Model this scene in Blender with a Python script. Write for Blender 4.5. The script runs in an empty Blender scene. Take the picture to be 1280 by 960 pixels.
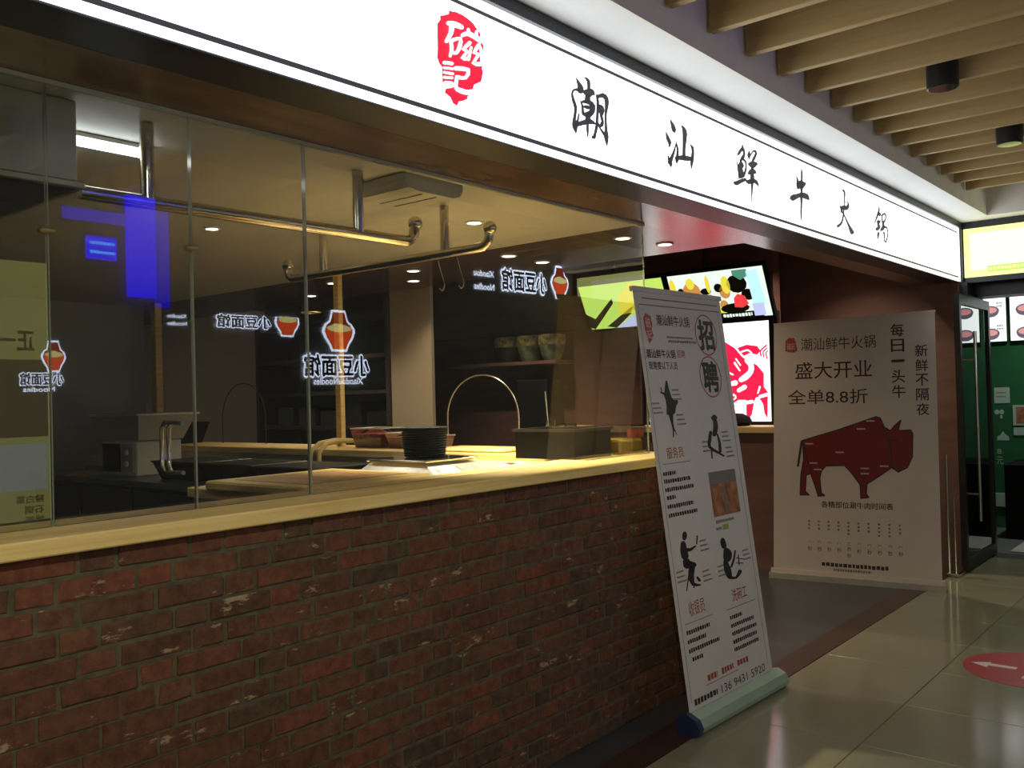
import bpy, bmesh, math, random
from mathutils import Vector, Matrix

random.seed(7)
SC = bpy.context.scene
COL = SC.collection

# ---------------------------------------------------------------- camera
# X points out of the shop into the corridor, Y runs along the shop front, Z is up (metres)
cd = bpy.data.cameras.new('camera')
cam = bpy.data.objects.new('camera', cd)
COL.objects.link(cam)
cd.sensor_fit = 'HORIZONTAL'
cd.sensor_width = 36.0
cd.lens = 36.0 * 1133.89 / 1280.0
cd.clip_start = 0.02
cam.matrix_world = Matrix((
    (0.76774783, 0.02879054, 0.64010497, 0.0),
    (0.64020585, 0.00677467, -0.76817353, 0.0),
    (-0.02645263, 0.99956251, -0.01323064, 1.5),
    (0, 0, 0, 1)))
SC.camera = cam

# ---------------------------------------------------------------- world, exposure
w = bpy.data.worlds.new('world')
SC.world = w
w.use_nodes = True
w.node_tree.nodes['Background'].inputs[0].default_value = (1.0, 0.96, 0.72, 1)
w.node_tree.nodes['Background'].inputs[1].default_value = 0.11
vs = SC.view_settings
vs.view_transform = 'Standard'
vs.look = 'None'
vs.gamma = 1.0
vs.use_curve_mapping = False
vs.exposure = 0.4

SIGN_E = 2.3        # backlit shop sign
# ---------------------------------------------------------------- materials
def _new(name):
    m = bpy.data.materials.new(name)
    m.use_nodes = True
    nt = m.node_tree
    return m, nt, nt.nodes['Principled BSDF']

def mat(name, col, rough=0.5, metal=0.0, vary=0.12, scale=8.0, bump=0.0, stretch=(1, 1, 1), spec=0.5,
        emis=None, es=0.0, trans=0.0, alpha=1.0, rand=0.0):
    m, nt, p = _new(name)
    N, L = nt.nodes.new, nt.links.new
    p.inputs['Roughness'].default_value = rough
    p.inputs['Metallic'].default_value = metal
    p.inputs['Specular IOR Level'].default_value = spec
    p.inputs['Transmission Weight'].default_value = trans
    p.inputs['Alpha'].default_value = alpha
    c = (col[0], col[1], col[2], 1)
    p.inputs['Base Color'].default_value = c
    if vary > 0 or bump > 0:
        tc = N('ShaderNodeTexCoord')
        mp = N('ShaderNodeMapping')
        mp.inputs['Scale'].default_value = stretch
        L(tc.outputs['Object'], mp.inputs['Vector'])
        nz = N('ShaderNodeTexNoise')
        nz.inputs['Scale'].default_value = scale
        nz.inputs['Detail'].default_value = 5
        L(mp.outputs['Vector'], nz.inputs['Vector'])
        rp = N('ShaderNodeValToRGB')
        rp.color_ramp.elements[0].position = 0.3
        rp.color_ramp.elements[1].position = 0.7
        rp.color_ramp.elements[0].color = tuple(max(0, x * (1 - vary)) for x in col) + (1,)
        rp.color_ramp.elements[1].color = tuple(min(1, x * (1 + vary)) for x in col) + (1,)
        L(nz.outputs['Fac'], rp.inputs['Fac'])
        out = rp.outputs['Color']
        if rand > 0:
            oi = N('ShaderNodeObjectInfo')
            hs = N('ShaderNodeHueSaturation')
            mr = N('ShaderNodeMapRange')
            mr.inputs['To Min'].default_value = 1 - rand
            mr.inputs['To Max'].default_value = 1 + rand
            L(oi.outputs['Random'], mr.inputs['Value'])
            L(mr.outputs['Result'], hs.inputs['Value'])
            L(out, hs.inputs['Color'])
            out = hs.outputs['Color']
        L(out, p.inputs['Base Color'])
        if bump > 0:
            b = N('ShaderNodeBump')
            b.inputs['Strength'].default_value = bump
            b.inputs['Distance'].default_value = 0.004
            L(nz.outputs['Fac'], b.inputs['Height'])
            L(b.outputs['Normal'], p.inputs['Normal'])
    if emis:
        p.inputs['Emission Color'].default_value = tuple(emis) + (1,)
        p.inputs['Emission Strength'].default_value = es
    return m

def glow(name, col, s):
    return mat(name, (0.02, 0.02, 0.02), rough=0.6, vary=0, emis=col, es=s)

def wood_mat(name, c1, c2, rough, axis_scale, scale=3.0):
    m, nt, p = _new(name)
    N, L = nt.nodes.new, nt.links.new
    tc = N('ShaderNodeTexCoord')
    mp = N('ShaderNodeMapping')
    mp.inputs['Scale'].default_value = axis_scale
    L(tc.outputs['Object'], mp.inputs['Vector'])
    nz = N('ShaderNodeTexNoise')
    nz.inputs['Scale'].default_value = scale
    nz.inputs['Detail'].default_value = 8
    nz.inputs['Distortion'].default_value = 0.6
    L(mp.outputs['Vector'], nz.inputs['Vector'])
    rp = N('ShaderNodeValToRGB')
    rp.color_ramp.elements[0].position = 0.35
    rp.color_ramp.elements[1].position = 0.65
    rp.color_ramp.elements[0].color = c1 + (1,)
    rp.color_ramp.elements[1].color = c2 + (1,)
    L(nz.outputs['Fac'], rp.inputs['Fac'])
    L(rp.outputs['Color'], p.inputs['Base Color'])
    p.inputs['Roughness'].default_value = rough
    b = N('ShaderNodeBump')
    b.inputs['Strength'].default_value = 0.15
    b.inputs['Distance'].default_value = 0.002
    L(nz.outputs['Fac'], b.inputs['Height'])
    L(b.outputs['Normal'], p.inputs['Normal'])
    return m

def glass_mat(name, tint, k=2.0):
    m = bpy.data.materials.new(name)
    m.use_nodes = True
    nt = m.node_tree
    nt.nodes.clear()
    N, L = nt.nodes.new, nt.links.new
    o = N('ShaderNodeOutputMaterial')
    mx = N('ShaderNodeMixShader')
    fr = N('ShaderNodeFresnel')
    fr.inputs['IOR'].default_value = 1.5
    mu = N('ShaderNodeMath')
    mu.operation = 'MULTIPLY'
    mu.use_clamp = True
    mu.inputs[1].default_value = k
    tr = N('ShaderNodeBsdfTransparent')
    tr.inputs[0].default_value = tint + (1,)
    gl = N('ShaderNodeBsdfGlossy')
    gl.inputs['Roughness'].default_value = 0.0
    L(fr.outputs[0], mu.inputs[0])
    L(mu.outputs[0], mx.inputs[0])
    L(tr.outputs[0], mx.inputs[1])
    L(gl.outputs[0], mx.inputs[2])
    L(mx.outputs[0], o.inputs[0])
    return m

def brick_mat(name):
    m, nt, p = _new(name)
    N, L = nt.nodes.new, nt.links.new
    oi = N('ShaderNodeObjectInfo')
    rp = N('ShaderNodeValToRGB')
    els = rp.color_ramp.elements
    els[0].position = 0.0; els[0].color = (0.085, 0.052, 0.030, 1)
    els[1].position = 1.0; els[1].color = (0.175, 0.072, 0.036, 1)
    for pos, c in ((0.2, (0.150, 0.050, 0.028, 1)), (0.4, (0.105, 0.060, 0.034, 1)), (0.6, (0.200, 0.062, 0.032, 1)), (0.8, (0.115, 0.055, 0.032, 1))):
        e = els.new(pos); e.color = c
    L(oi.outputs['Random'], rp.inputs['Fac'])
    ge = N('ShaderNodeNewGeometry')
    n1 = N('ShaderNodeTexNoise')
    n1.inputs['Scale'].default_value = 28; n1.inputs['Detail'].default_value = 8; n1.inputs['Roughness'].default_value = 0.65
    L(ge.outputs['Position'], n1.inputs['Vector'])
    n2 = N('ShaderNodeTexNoise')
    n2.inputs['Scale'].default_value = 13; n2.inputs['Detail'].default_value = 6; n2.inputs['Roughness'].default_value = 0.7
    mp2 = N('ShaderNodeMapping'); mp2.inputs['Scale'].default_value = (1, 0.5, 1.4)
    L(ge.outputs['Position'], mp2.inputs['Vector'])
    L(mp2.outputs['Vector'], n2.inputs['Vector'])
    # dark burnt mottling
    m1 = N('ShaderNodeMix'); m1.data_type = 'RGBA'; m1.blend_type = 'MULTIPLY'
    r1 = N('ShaderNodeValToRGB')
    r1.color_ramp.elements[0].position = 0.35; r1.color_ramp.elements[0].color = (0.45, 0.42, 0.38, 1)
    r1.color_ramp.elements[1].position = 0.62; r1.color_ramp.elements[1].color = (1.1, 1.1, 1.1, 1)
    L(n1.outputs['Fac'], r1.inputs['Fac'])
    m1.inputs[0].default_value = 0.8
    L(rp.outputs['Color'], m1.inputs[6]); L(r1.outputs['Color'], m1.inputs[7])
    # lime smears
    r2 = N('ShaderNodeValToRGB')
    r2.color_ramp.elements[0].position = 0.62; r2.color_ramp.elements[0].color = (0, 0, 0, 1)
    r2.color_ramp.elements[1].position = 0.67; r2.color_ramp.elements[1].color = (1, 1, 1, 1)
    L(n2.outputs['Fac'], r2.inputs['Fac'])
    m2 = N('ShaderNodeMix'); m2.data_type = 'RGBA'
    L(r2.outputs['Color'], m2.inputs[0])
    L(m1.outputs[2], m2.inputs[6])
    m2.inputs[7].default_value = (0.36, 0.27, 0.17, 1)
    L(m2.outputs[2], p.inputs['Base Color'])
    p.inputs['Roughness'].default_value = 0.85
    b = N('ShaderNodeBump'); b.inputs['Strength'].default_value = 0.5; b.inputs['Distance'].default_value = 0.006
    L(n1.outputs['Fac'], b.inputs['Height'])
    L(b.outputs['Normal'], p.inputs['Normal'])
    return m

M = {}
M['brick'] = brick_mat('brick')
M['mortar'] = mat('mortar', (0.105, 0.092, 0.055), 0.95, vary=0.3, scale=30, bump=0.6)
M['pine'] = wood_mat('pine', (0.74, 0.52, 0.17), (0.90, 0.69, 0.30), 0.42, (4, 0.5, 14))
M['pine_x'] = wood_mat('pine_x', (0.60, 0.42, 0.17), (0.78, 0.58, 0.28), 0.42, (0.5, 4, 14))
M['board'] = wood_mat('board', (0.45, 0.24, 0.10), (0.62, 0.40, 0.18), 0.5, (1, 6, 6))
M['tile'] = mat('floor_tile', (0.27, 0.25, 0.165), 0.12, vary=0.06, scale=2.5, rand=0.03)
M['grout'] = mat('grout', (0.05, 0.045, 0.03), 0.8)
M['granite'] = mat('red_granite', (0.060, 0.028, 0.020), 0.3, vary=0.35, scale=60)
M['darkfloor'] = mat('dark_floor', (0.056, 0.060, 0.064), 0.32, vary=0.15, scale=4)
M['navy'] = mat('navy_soffit', (0.030, 0.030, 0.036), 0.4, vary=0.2, scale=5)
M['brown'] = mat('brown_laminate', (0.17, 0.105, 0.070), 0.22, vary=0.18, scale=6, stretch=(2, 0.4, 2))
M['brownceil'] = mat('dark_gloss_ceiling', (0.11, 0.075, 0.065), 0.24, vary=0.2, scale=5, stretch=(0.5, 3, 1), bump=0.1)
M['wallbrown'] = mat('brown_wall', (0.165, 0.088, 0.074), 0.42, vary=0.18, scale=3, stretch=(0.6, 1, 3))
M['redwood'] = mat('red_wood_wall', (0.16, 0.085, 0.072), 0.35, vary=0.2, scale=5, stretch=(0.5, 1, 3))
M['darkupper'] = mat('dark_upper_ceiling', (0.03, 0.024, 0.022), 0.7)
M['beige'] = mat('beige_ceiling', (0.44, 0.44, 0.42), 0.6, vary=0.05, scale=2)
M['beigewall'] = mat('beige_wall', (0.42, 0.34, 0.25), 0.6, vary=0.06, scale=2)
M['greywall'] = mat('grey_wall', (0.30, 0.32, 0.33), 0.5, vary=0.08, scale=2)
M['oppwall'] = mat('opposite_wall', (0.30, 0.30, 0.28), 0.6, vary=0.08, scale=2)
M['whiteceil'] = mat('white_ceiling', (0.78, 0.78, 0.76), 0.6, vary=0.02)
M['plenum'] = mat('plenum', (0.30, 0.28, 0.25), 0.8, vary=0.05)
M['ledge'] = mat('ceiling_edge', (0.80, 0.76, 0.68), 0.7, vary=0.04)
M['slat'] = wood_mat('slat_wood', (0.42, 0.29, 0.11), (0.54, 0.39, 0.17), 0.55, (0.5, 6, 6))
M['black'] = mat('black_metal', (0.012, 0.012, 0.013), 0.4, vary=0.1)
M['blackp'] = mat('black_plastic', (0.005, 0.005, 0.005), 0.7, vary=0.1, spec=0.12)
M['steel'] = mat('brushed_steel', (0.62, 0.56, 0.46), 0.18, metal=1.0, vary=0.05, scale=20)
M['chrome'] = mat('chrome', (0.75, 0.75, 0.74), 0.10, metal=1.0, vary=0)
M['hood'] = mat('hood_steel', (0.34, 0.32, 0.23), 0.42, metal=0.6, vary=0.15, scale=3)
M['steelp'] = mat('dull_steel', (0.16, 0.17, 0.17), 0.35, metal=0.7, vary=0.15, scale=4)
M['white'] = mat('white_plastic', (0.72, 0.71, 0.67), 0.4, vary=0.04)
M['offwhite'] = mat('off_white_panel', (0.50, 0.48, 0.42), 0.5, vary=0.06)
M['glass'] = glass_mat('window_glass', (0.92, 0.95, 0.92), 2.2)
M['glassback'] = glass_mat('window_glass_back', (0.97, 0.99, 0.97), 0.0)
M['glassedge'] = mat('glass_edge', (0.42, 0.45, 0.38), 0.15, vary=0.05)
M['clearp'] = glass_mat('clear_plastic', (0.80, 0.80, 0.77), 3.0)
M['doorglass'] = glass_mat('door_glass', (0.55, 0.60, 0.56), 2.0)
M['fabric'] = mat('banner_fabric', (0.66, 0.64, 0.58), 0.6, vary=0.03, scale=3)
M['fabric2'] = mat('banner_fabric_warm', (0.60, 0.53, 0.45), 0.28, vary=0.03, scale=3)
M['ink'] = mat('black_ink', (0.018, 0.017, 0.016), 0.55, vary=0)
M['inkbrown'] = mat('brown_ink', (0.040, 0.022, 0.014), 0.5, vary=0)
M['inkgrey'] = mat('grey_ink', (0.20, 0.19, 0.17), 0.6, vary=0)
M['inkred'] = mat('red_ink', (0.42, 0.05, 0.035), 0.5, vary=0)
M['maroon'] = mat('maroon_ink', (0.17, 0.010, 0.014), 0.4, vary=0.04)
M['alu'] = mat('green_aluminium', (0.42, 0.54, 0.42), 0.35, metal=0.3, vary=0.05)
M['alu2'] = mat('silver_aluminium', (0.55, 0.52, 0.45), 0.3, metal=0.5, vary=0.05)
M['bluecap'] = mat('blue_cap', (0.018, 0.030, 0.085), 0.4, vary=0.1)
M['decal'] = mat('red_decal', (0.42, 0.035, 0.035), 0.3, vary=0.08, scale=6)
M['decalwhite'] = mat('decal_white', (0.72, 0.62, 0.60), 0.4, vary=0.05)
M['signwhite'] = glow('sign_white', (0.93, 0.97, 1.0), SIGN_E)
M['signred'] = glow('sign_red', (0.80, 0.012, 0.045), 1.0)
M['signink'] = mat('sign_ink', (0.012, 0.012, 0.014), 0.5, vary=0, emis=(0.05, 0.048, 0.055), es=0.7)
M['yellowsign'] = glow('yellow_sign', (0.90, 1.0, 0.30), 1.15)
M['yellowpale'] = glow('yellow_pale', (1.0, 0.98, 0.55), 1.25)
M['greenband'] = glow('green_band', (0.45, 0.95, 0.10), 0.9)
M['menu'] = glow('menu_white', (0.92, 1.0, 0.97), 1.25)
M['menuprint'] = glow('menu_print', (0.42, 0.30, 0.32), 0.5)
M['menublue'] = glow('menu_bowl', (0.20, 0.18, 0.26), 0.5)
M['menured'] = glow('menu_food', (0.75, 0.32, 0.30), 0.8)
M['green'] = mat('green_wall', (0.020, 0.13, 0.045), 0.5, vary=0.1, emis=(0.01, 0.10, 0.03), es=0.0)
M['palegreen'] = mat('pale_green_print', (0.45, 0.58, 0.48), 0.5, vary=0.05)
M['lampw'] = glow('downlight_glow', (1.0, 0.86, 0.66), 9.0)
M['tube'] = glow('tube_glow', (0.92, 0.95, 1.0), 11.0)
M['tvy'] = glow('screen_lime', (0.55, 0.80, 0.14), 0.8)
M['tvyel'] = glow('screen_yellow', (0.85, 0.72, 0.06), 0.8)
M['tvblk'] = mat('screen_black', (0.01, 0.012, 0.01), 0.3, vary=0)
M['tvw'] = glow('screen_pale', (0.75, 0.86, 0.76), 0.9)
M['tvc'] = glow('screen_cyan', (0.50, 0.85, 0.85), 0.9)
M['tvo'] = glow('screen_orange', (0.80, 0.36, 0.08), 0.6)
M['tvr'] = glow('screen_red', (0.90, 0.05, 0.05), 0.8)
M['tvg'] = glow('screen_green', (0.10, 0.35, 0.25), 0.6)
M['tvb'] = glow('screen_lilac', (0.55, 0.60, 0.90), 0.8)
M['panelw'] = glow('light_panel_white', (1.0, 0.97, 0.98), 1.35)
M['panelr'] = glow('light_panel_red', (0.92, 0.010, 0.06), 1.0)
M['neonw'] = glow('neon_white', (0.70, 0.80, 1.0), 6.5)
M['neonorange'] = glow('emblem_red', (0.75, 0.08, 0.02), 3.5)
M['neonnoodle'] = glow('emblem_noodle', (0.75, 0.65, 0.25), 3.5)
M['neonblue'] = glow('blue_neon', (0.01, 0.0, 1.0), 5.0)
M['neoncyan'] = glow('cyan_neon', (0.05, 0.35, 1.0), 7.0)
M['postery'] = glow('yellow_poster', (0.80, 0.80, 0.24), 1.1)
M['posterp'] = glow('poster_print', (0.30, 0.24, 0.08), 0.8)
M['posterq'] = glow('poster_pale', (0.80, 0.85, 0.70), 1.1)
M['jar'] = mat('painted_jar', (0.26, 0.22, 0.09), 0.35, vary=0.9, scale=16)
M['jardark'] = mat('jar_dark', (0.022, 0.018, 0.015), 0.4, vary=0.2)
M['jargreen'] = mat('jar_green', (0.12, 0.15, 0.09), 0.35, vary=0.9, scale=12)
M['redfood'] = mat('red_food', (0.42, 0.10, 0.07), 0.5, vary=0.4, scale=30)
M['noodle'] = mat('noodle', (0.62, 0.50, 0.26), 0.6, vary=0.3, scale=60, bump=0.5)
M['yellowcloth'] = mat('yellow_cloth', (0.46, 0.36, 0.13), 0.7, vary=0.2)
M['oil'] = mat('yellow_sauce', (0.62, 0.42, 0.04), 0.25, vary=0.3, scale=10)
M['paper'] = mat('paper', (0.70, 0.66, 0.58), 0.6, vary=0.05)
M['sticker'] = mat('orange_photo', (0.36, 0.15, 0.07), 0.5, vary=0.5, scale=18)
M['stickergreen'] = mat('green_print', (0.32, 0.45, 0.10), 0.5, vary=0.1)
M['patch'] = mat('brass_clamp', (0.34, 0.28, 0.12), 0.35, metal=0.6, vary=0.1)
M['wire'] = mat('dark_wire', (0.05, 0.045, 0.04), 0.4, metal=0.5, vary=0)
M['wirel'] = mat('bright_wire', (0.70, 0.66, 0.60), 0.3, metal=0.8, vary=0)
M['pink'] = mat('pink_fascia', (0.40, 0.16, 0.19), 0.35, vary=0.3, scale=6)
M['emblemdark'] = glow('emblem_dark_red', (0.30, 0.03, 0.015), 2.5)
M['bluedim'] = glow('blue_haze', (0.01, 0.0, 1.0), 2.2)  # dim emission imitating the smeared glow of the neon
M['mat'] = mat('grey_mat', (0.10, 0.105, 0.10), 0.8, vary=0.2, scale=30)

# ---------------------------------------------------------------- mesh helpers
class MB:
    def __init__(s):
        s.v = []; s.f = []; s.m = []
    def add(s, vs_, fs, mi=0):
        o = len(s.v)
        s.v += [tuple(v) for v in vs_]
        s.f += [tuple(i + o for i in f) for f in fs]
        s.m += [mi] * len(fs)
        return s
    def box(s, x0, x1, y0, y1, z0, z1, mi=0, bev=0.0):
        if bev > 0:
            b = min(bev, (x1-x0)*.45, (y1-y0)*.45, (z1-z0)*.45)
            bm = bmesh.new()
            bmesh.ops.create_cube(bm, size=1.0)
            for v in bm.verts:
                v.co = Vector(((x0+x1)/2 + v.co.x*(x1-x0), (y0+y1)/2 + v.co.y*(y1-y0), (z0+z1)/2 + v.co.z*(z1-z0)))
            bmesh.ops.bevel(bm, geom=bm.edges[:], offset=b, segments=1, affect='EDGES')
            bm.verts.index_update()
            s.add([v.co[:] for v in bm.verts], [[v.index for v in f.verts] for f in bm.faces], mi)
            bm.free()
            return s
        V = [(x0,y0,z0),(x1,y0,z0),(x1,y1,z0),(x0,y1,z0),(x0,y0,z1),(x1,y0,z1),(x1,y1,z1),(x0,y1,z1)]
        return s.add(V, [(0,3,2,1),(4,5,6,7),(0,1,5,4),(1,2,6,5),(2,3,7,6),(3,0,4,7)], mi)
    def frustum(s, a, b, mi=0):
        # a, b = (x0,x1,y0,y1,z): bottom and top rectangles
        V = [(a[0],a[2],a[4]),(a[1],a[2],a[4]),(a[1],a[3],a[4]),(a[0],a[3],a[4]),
             (b[0],b[2],b[4]),(b[1],b[2],b[4]),(b[1],b[3],b[4]),(b[0],b[3],b[4])]
        return s.add(V, [(0,3,2,1),(4,5,6,7),(0,1,5,4),(1,2,6,5),(2,3,7,6),(3,0,4,7)], mi)
    def tube(s, path, r, n=12, mi=0, caps=True):
        P = [Vector(p) for p in path]
        R = r if isinstance(r, (list, tuple)) else [r]*len(P)
        t0 = (P[1]-P[0]).normalized()
        up = Vector((0,0,1)) if abs(t0.z) < 0.9 else Vector((1,0,0))
        u = t0.cross(up).normalized()
        rings = []
        for i, p in enumerate(P):
            t = (P[min(i+1,len(P)-1)] - P[max(i-1,0)]).normalized()
            u = (u - t*u.dot(t)).normalized()
            w_ = t.cross(u)
            rings.append([p + (u*math.cos(2*math.pi*k/n) + w_*math.sin(2*math.pi*k/n))*R[i] for k in range(n)])
        V = [v for rg in rings for v in rg]
        F = [(i*n+k, i*n+(k+1)%n, (i+1)*n+(k+1)%n, (i+1)*n+k) for i in range(len(P)-1) for k in range(n)]
        if caps:
            F.append(tuple(range(n-1,-1,-1))); F.append(tuple(range((len(P)-1)*n, len(P)*n)))
        return s.add(V, F, mi)
    def lathe(s, c, prof, n=24, mi=0):
        # prof: [(radius, z)] turned about the vertical through c
        V = []; F = []
        for r, z in prof:
            V += [(c[0]+r*math.cos(2*math.pi*k/n), c[1]+r*math.sin(2*math.pi*k/n), c[2]+z) for k in range(n)]
        for i in range(len(prof)-1):
            F += [(i*n+k, i*n+(k+1)%n, (i+1)*n+(k+1)%n, (i+1)*n+k) for k in range(n)]
        F.append(tuple(range(n-1,-1,-1))); F.append(tuple(range((len(prof)-1)*n, len(prof)*n)))
        return s.add(V, F, mi)
    def ball(s, c, r, n=14, mi=0):
        return s.lathe(c, [(max(r*math.sin(math.pi*i/10), 1e-4), -r*math.cos(math.pi*i/10)) for i in range(11)], n, mi)

def make(name, mb, mats, parent=None, smooth=False, label=None, cat=None, group=None, kind=None, origin=None):
    if name in ('small_print', 'caption', 'cut_name', 'blue_lettering'): kind = 'stuff'
    if not isinstance(mats, (list, tuple)): mats = [mats]
    me = bpy.data.meshes.new(name)
    off = Vector((0,0,0))
    if parent is not None:
        q = parent
        while q is not None:
            off += q.location; q = q.parent
    elif origin is not None:
        off = Vector(origin)
    me.from_pydata([tuple(Vector(v) - off) for v in mb.v], [], mb.f)
    for x in mats: me.materials.append(M[x])
    if len(mats) > 1: me.polygons.foreach_set('material_index', mb.m)
    bm = bmesh.new(); bm.from_mesh(me)
    bm.to_mesh(me); bm.free()
    if smooth:
        me.polygons.foreach_set('use_smooth', [True]*len(me.polygons))
        try: me.set_sharp_from_angle(angle=math.radians(40))
        except Exception: pass
    me.update()
    o = bpy.data.objects.new(name, me)
    COL.objects.link(o)
    if parent is not None: o.parent = parent
    elif origin is not None: o.location = origin
    tag(o, label, cat, group, kind)
    return o

def tag(o, label=None, cat=None, group=None, kind=None):
    if label: o['label'] = label
    if cat: o['category'] = cat
    if group: o['group'] = group
    if kind: o['kind'] = kind
    return o

def thing(name, loc, label, cat, group=None):
    o = bpy.data.objects.new(name, None)
    o.empty_display_size = 0.1
    COL.objects.link(o)
    o.location = loc
    return tag(o, label, cat, group)

def copy_tree(o, delta, label=None):
    def rec(a, par):
        c = a.copy(); COL.objects.link(c); c.parent = par
        for ch in a.children: rec(ch, c)
        return c
    r = rec(o, None)
    r.location = Vector(o.location) + Vector(delta)
    if label: r['label'] = label
    return r

def struct(name, mb, mats, parent=None, label=None, smooth=False):
    return make(name, mb, mats, parent, smooth, label, kind=None if parent else 'structure')

class Frame:
    """a flat sheet in space: origin, right and up; points on it are (u, v, distance in front)"""
    def __init__(s, o, u, v):
        s.o = Vector(o); s.u = Vector(u).normalized(); v = Vector(v)
        s.v = (v - s.u*v.dot(s.u)).normalized(); s.n = s.u.cross(s.v)
    def __call__(s, a, b, d=0.0):
        return s.o + s.u*a + s.v*b + s.n*d

def rect(mb, fr, u0, u1, v0, v1, d=0.001, mi=0):
    return mb.add([fr(u0,v0,d), fr(u1,v0,d), fr(u1,v1,d), fr(u0,v1,d)], [(0,1,2,3)], mi)

def slab(mb, fr, u0, u1, v0, v1, d0, d1, mi=0):
    V = [fr(a,b,d) for d in (d0,d1) for a,b in ((u0,v0),(u1,v0),(u1,v1),(u0,v1))]
    return mb.add(V, [(3,2,1,0),(4,5,6,7),(0,1,5,4),(1,2,6,5),(2,3,7,6),(3,0,4,7)], mi)

def polyface(mb, fr, pts, d=0.001, mi=0):
    # any simple outline, triangulated
    bm = bmesh.new()
    vs_ = [bm.verts.new(fr(a,b,d)) for a,b in pts]
    es = [bm.edges.new((vs_[i], vs_[(i+1)%len(vs_)])) for i in range(len(vs_))]
    bmesh.ops.triangle_fill(bm, edges=es, use_beauty=True, use_dissolve=False, normal=fr.n)
    for f in bm.faces:
        f.normal_update()
        if f.normal.dot(fr.n) < 0: f.normal_flip()
    bm.verts.index_update()
    mb.add([v.co[:] for v in bm.verts], [[v.index for v in f.verts] for f in bm.faces], mi)
    bm.free()
    return mb

def ellipse(mb, fr, cu, cv, ru, rv, d=0.001, mi=0, n=28):
    return mb.add([fr(cu+ru*math.cos(2*math.pi*k/n), cv+rv*math.sin(2*math.pi*k/n), d) for k in range(n)], [tuple(range(n))], mi)

def ring(mb, fr, cu, cv, ru, rv, w_, d=0.001, mi=0, n=36):
    V = []
    for k in range(n):
        c, s_ = math.cos(2*math.pi*k/n), math.sin(2*math.pi*k/n)
        V += [fr(cu+ru*c, cv+rv*s_, d), fr(cu+(ru-w_)*c, cv+(rv-w_)*s_, d)]
    return mb.add(V, [(2*k, (2*k+2) % (2*n), (2*k+3) % (2*n), 2*k+1) for k in range(n)], mi)

def trace(mb, fr, strokes, d=0.001, mi=0, sx=0.001, ou=0.0, ov=0.0):
    for st in strokes:
        P = [(st[i]*sx-ou, st[i+1]*sx-ov) for i in range(0, len(st), 2)]
        V = [fr(a,b,d) for a,b in P]
        F = []
        for i in range(0, len(P)-2, 2): F.append((i, i+1, i+3, i+2))
        mb.add(V, F, mi)
    return mb

def glyphs(mb, fr, text, u0, u1, v0, v1, d=0.001, mi=0, bold=0.0, ring_n=6):
    """lettering scaled into the box u0..u1, v0..v1 of a sheet; bold thickens every stroke"""
    c = bpy.data.curves.new('t', 'FONT')
    c.body = text; c.resolution_u = 3
    o = bpy.data.objects.new('t', c); COL.objects.link(o)
    dg = bpy.context.evaluated_depsgraph_get()
    me = bpy.data.meshes.new_from_object(o.evaluated_get(dg))
    xs = [v.co.x for v in me.vertices]; ys = [v.co.y for v in me.vertices]
    a0, a1, b0, b1 = min(xs), max(xs), min(ys), max(ys)
    su = (u1-u0)/(a1-a0); sv = (v1-v0)/(b1-b0)
    shifts = [(0.0, 0.0)]
    if bold > 0: shifts += [(bold*su*math.cos(2*math.pi*k/ring_n), bold*sv*math.sin(2*math.pi*k/ring_n)) for k in range(ring_n)]
    F = [tuple(p.vertices) for p in me.polygons]
    for i, (dx, dy) in enumerate(shifts):
        mb.add([fr(u0+(v.co.x-a0)*su+dx, v0+(v.co.y-b0)*sv+dy, d + 0.00004*i) for v in me.vertices], F, mi)
    bpy.data.objects.remove(o); bpy.data.curves.remove(c); bpy.data.meshes.remove(me)
    return mb

def ticks(mb, fr, u0, u1, v, h, d=0.001, mi=0, slope=0.0, rnd=random):
    """a line of print too small to read: short dark marks"""
    u = u0
    while u < u1:
        w_ = h*rnd.uniform(0.55, 0.9)
        rect(mb, fr, u, min(u+w_, u1), v - h/2 + h*rnd.uniform(0,.12), v + h/2 - h*rnd.uniform(0,.12), d, mi)
        u += w_ + h*0.22
    return mb

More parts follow.
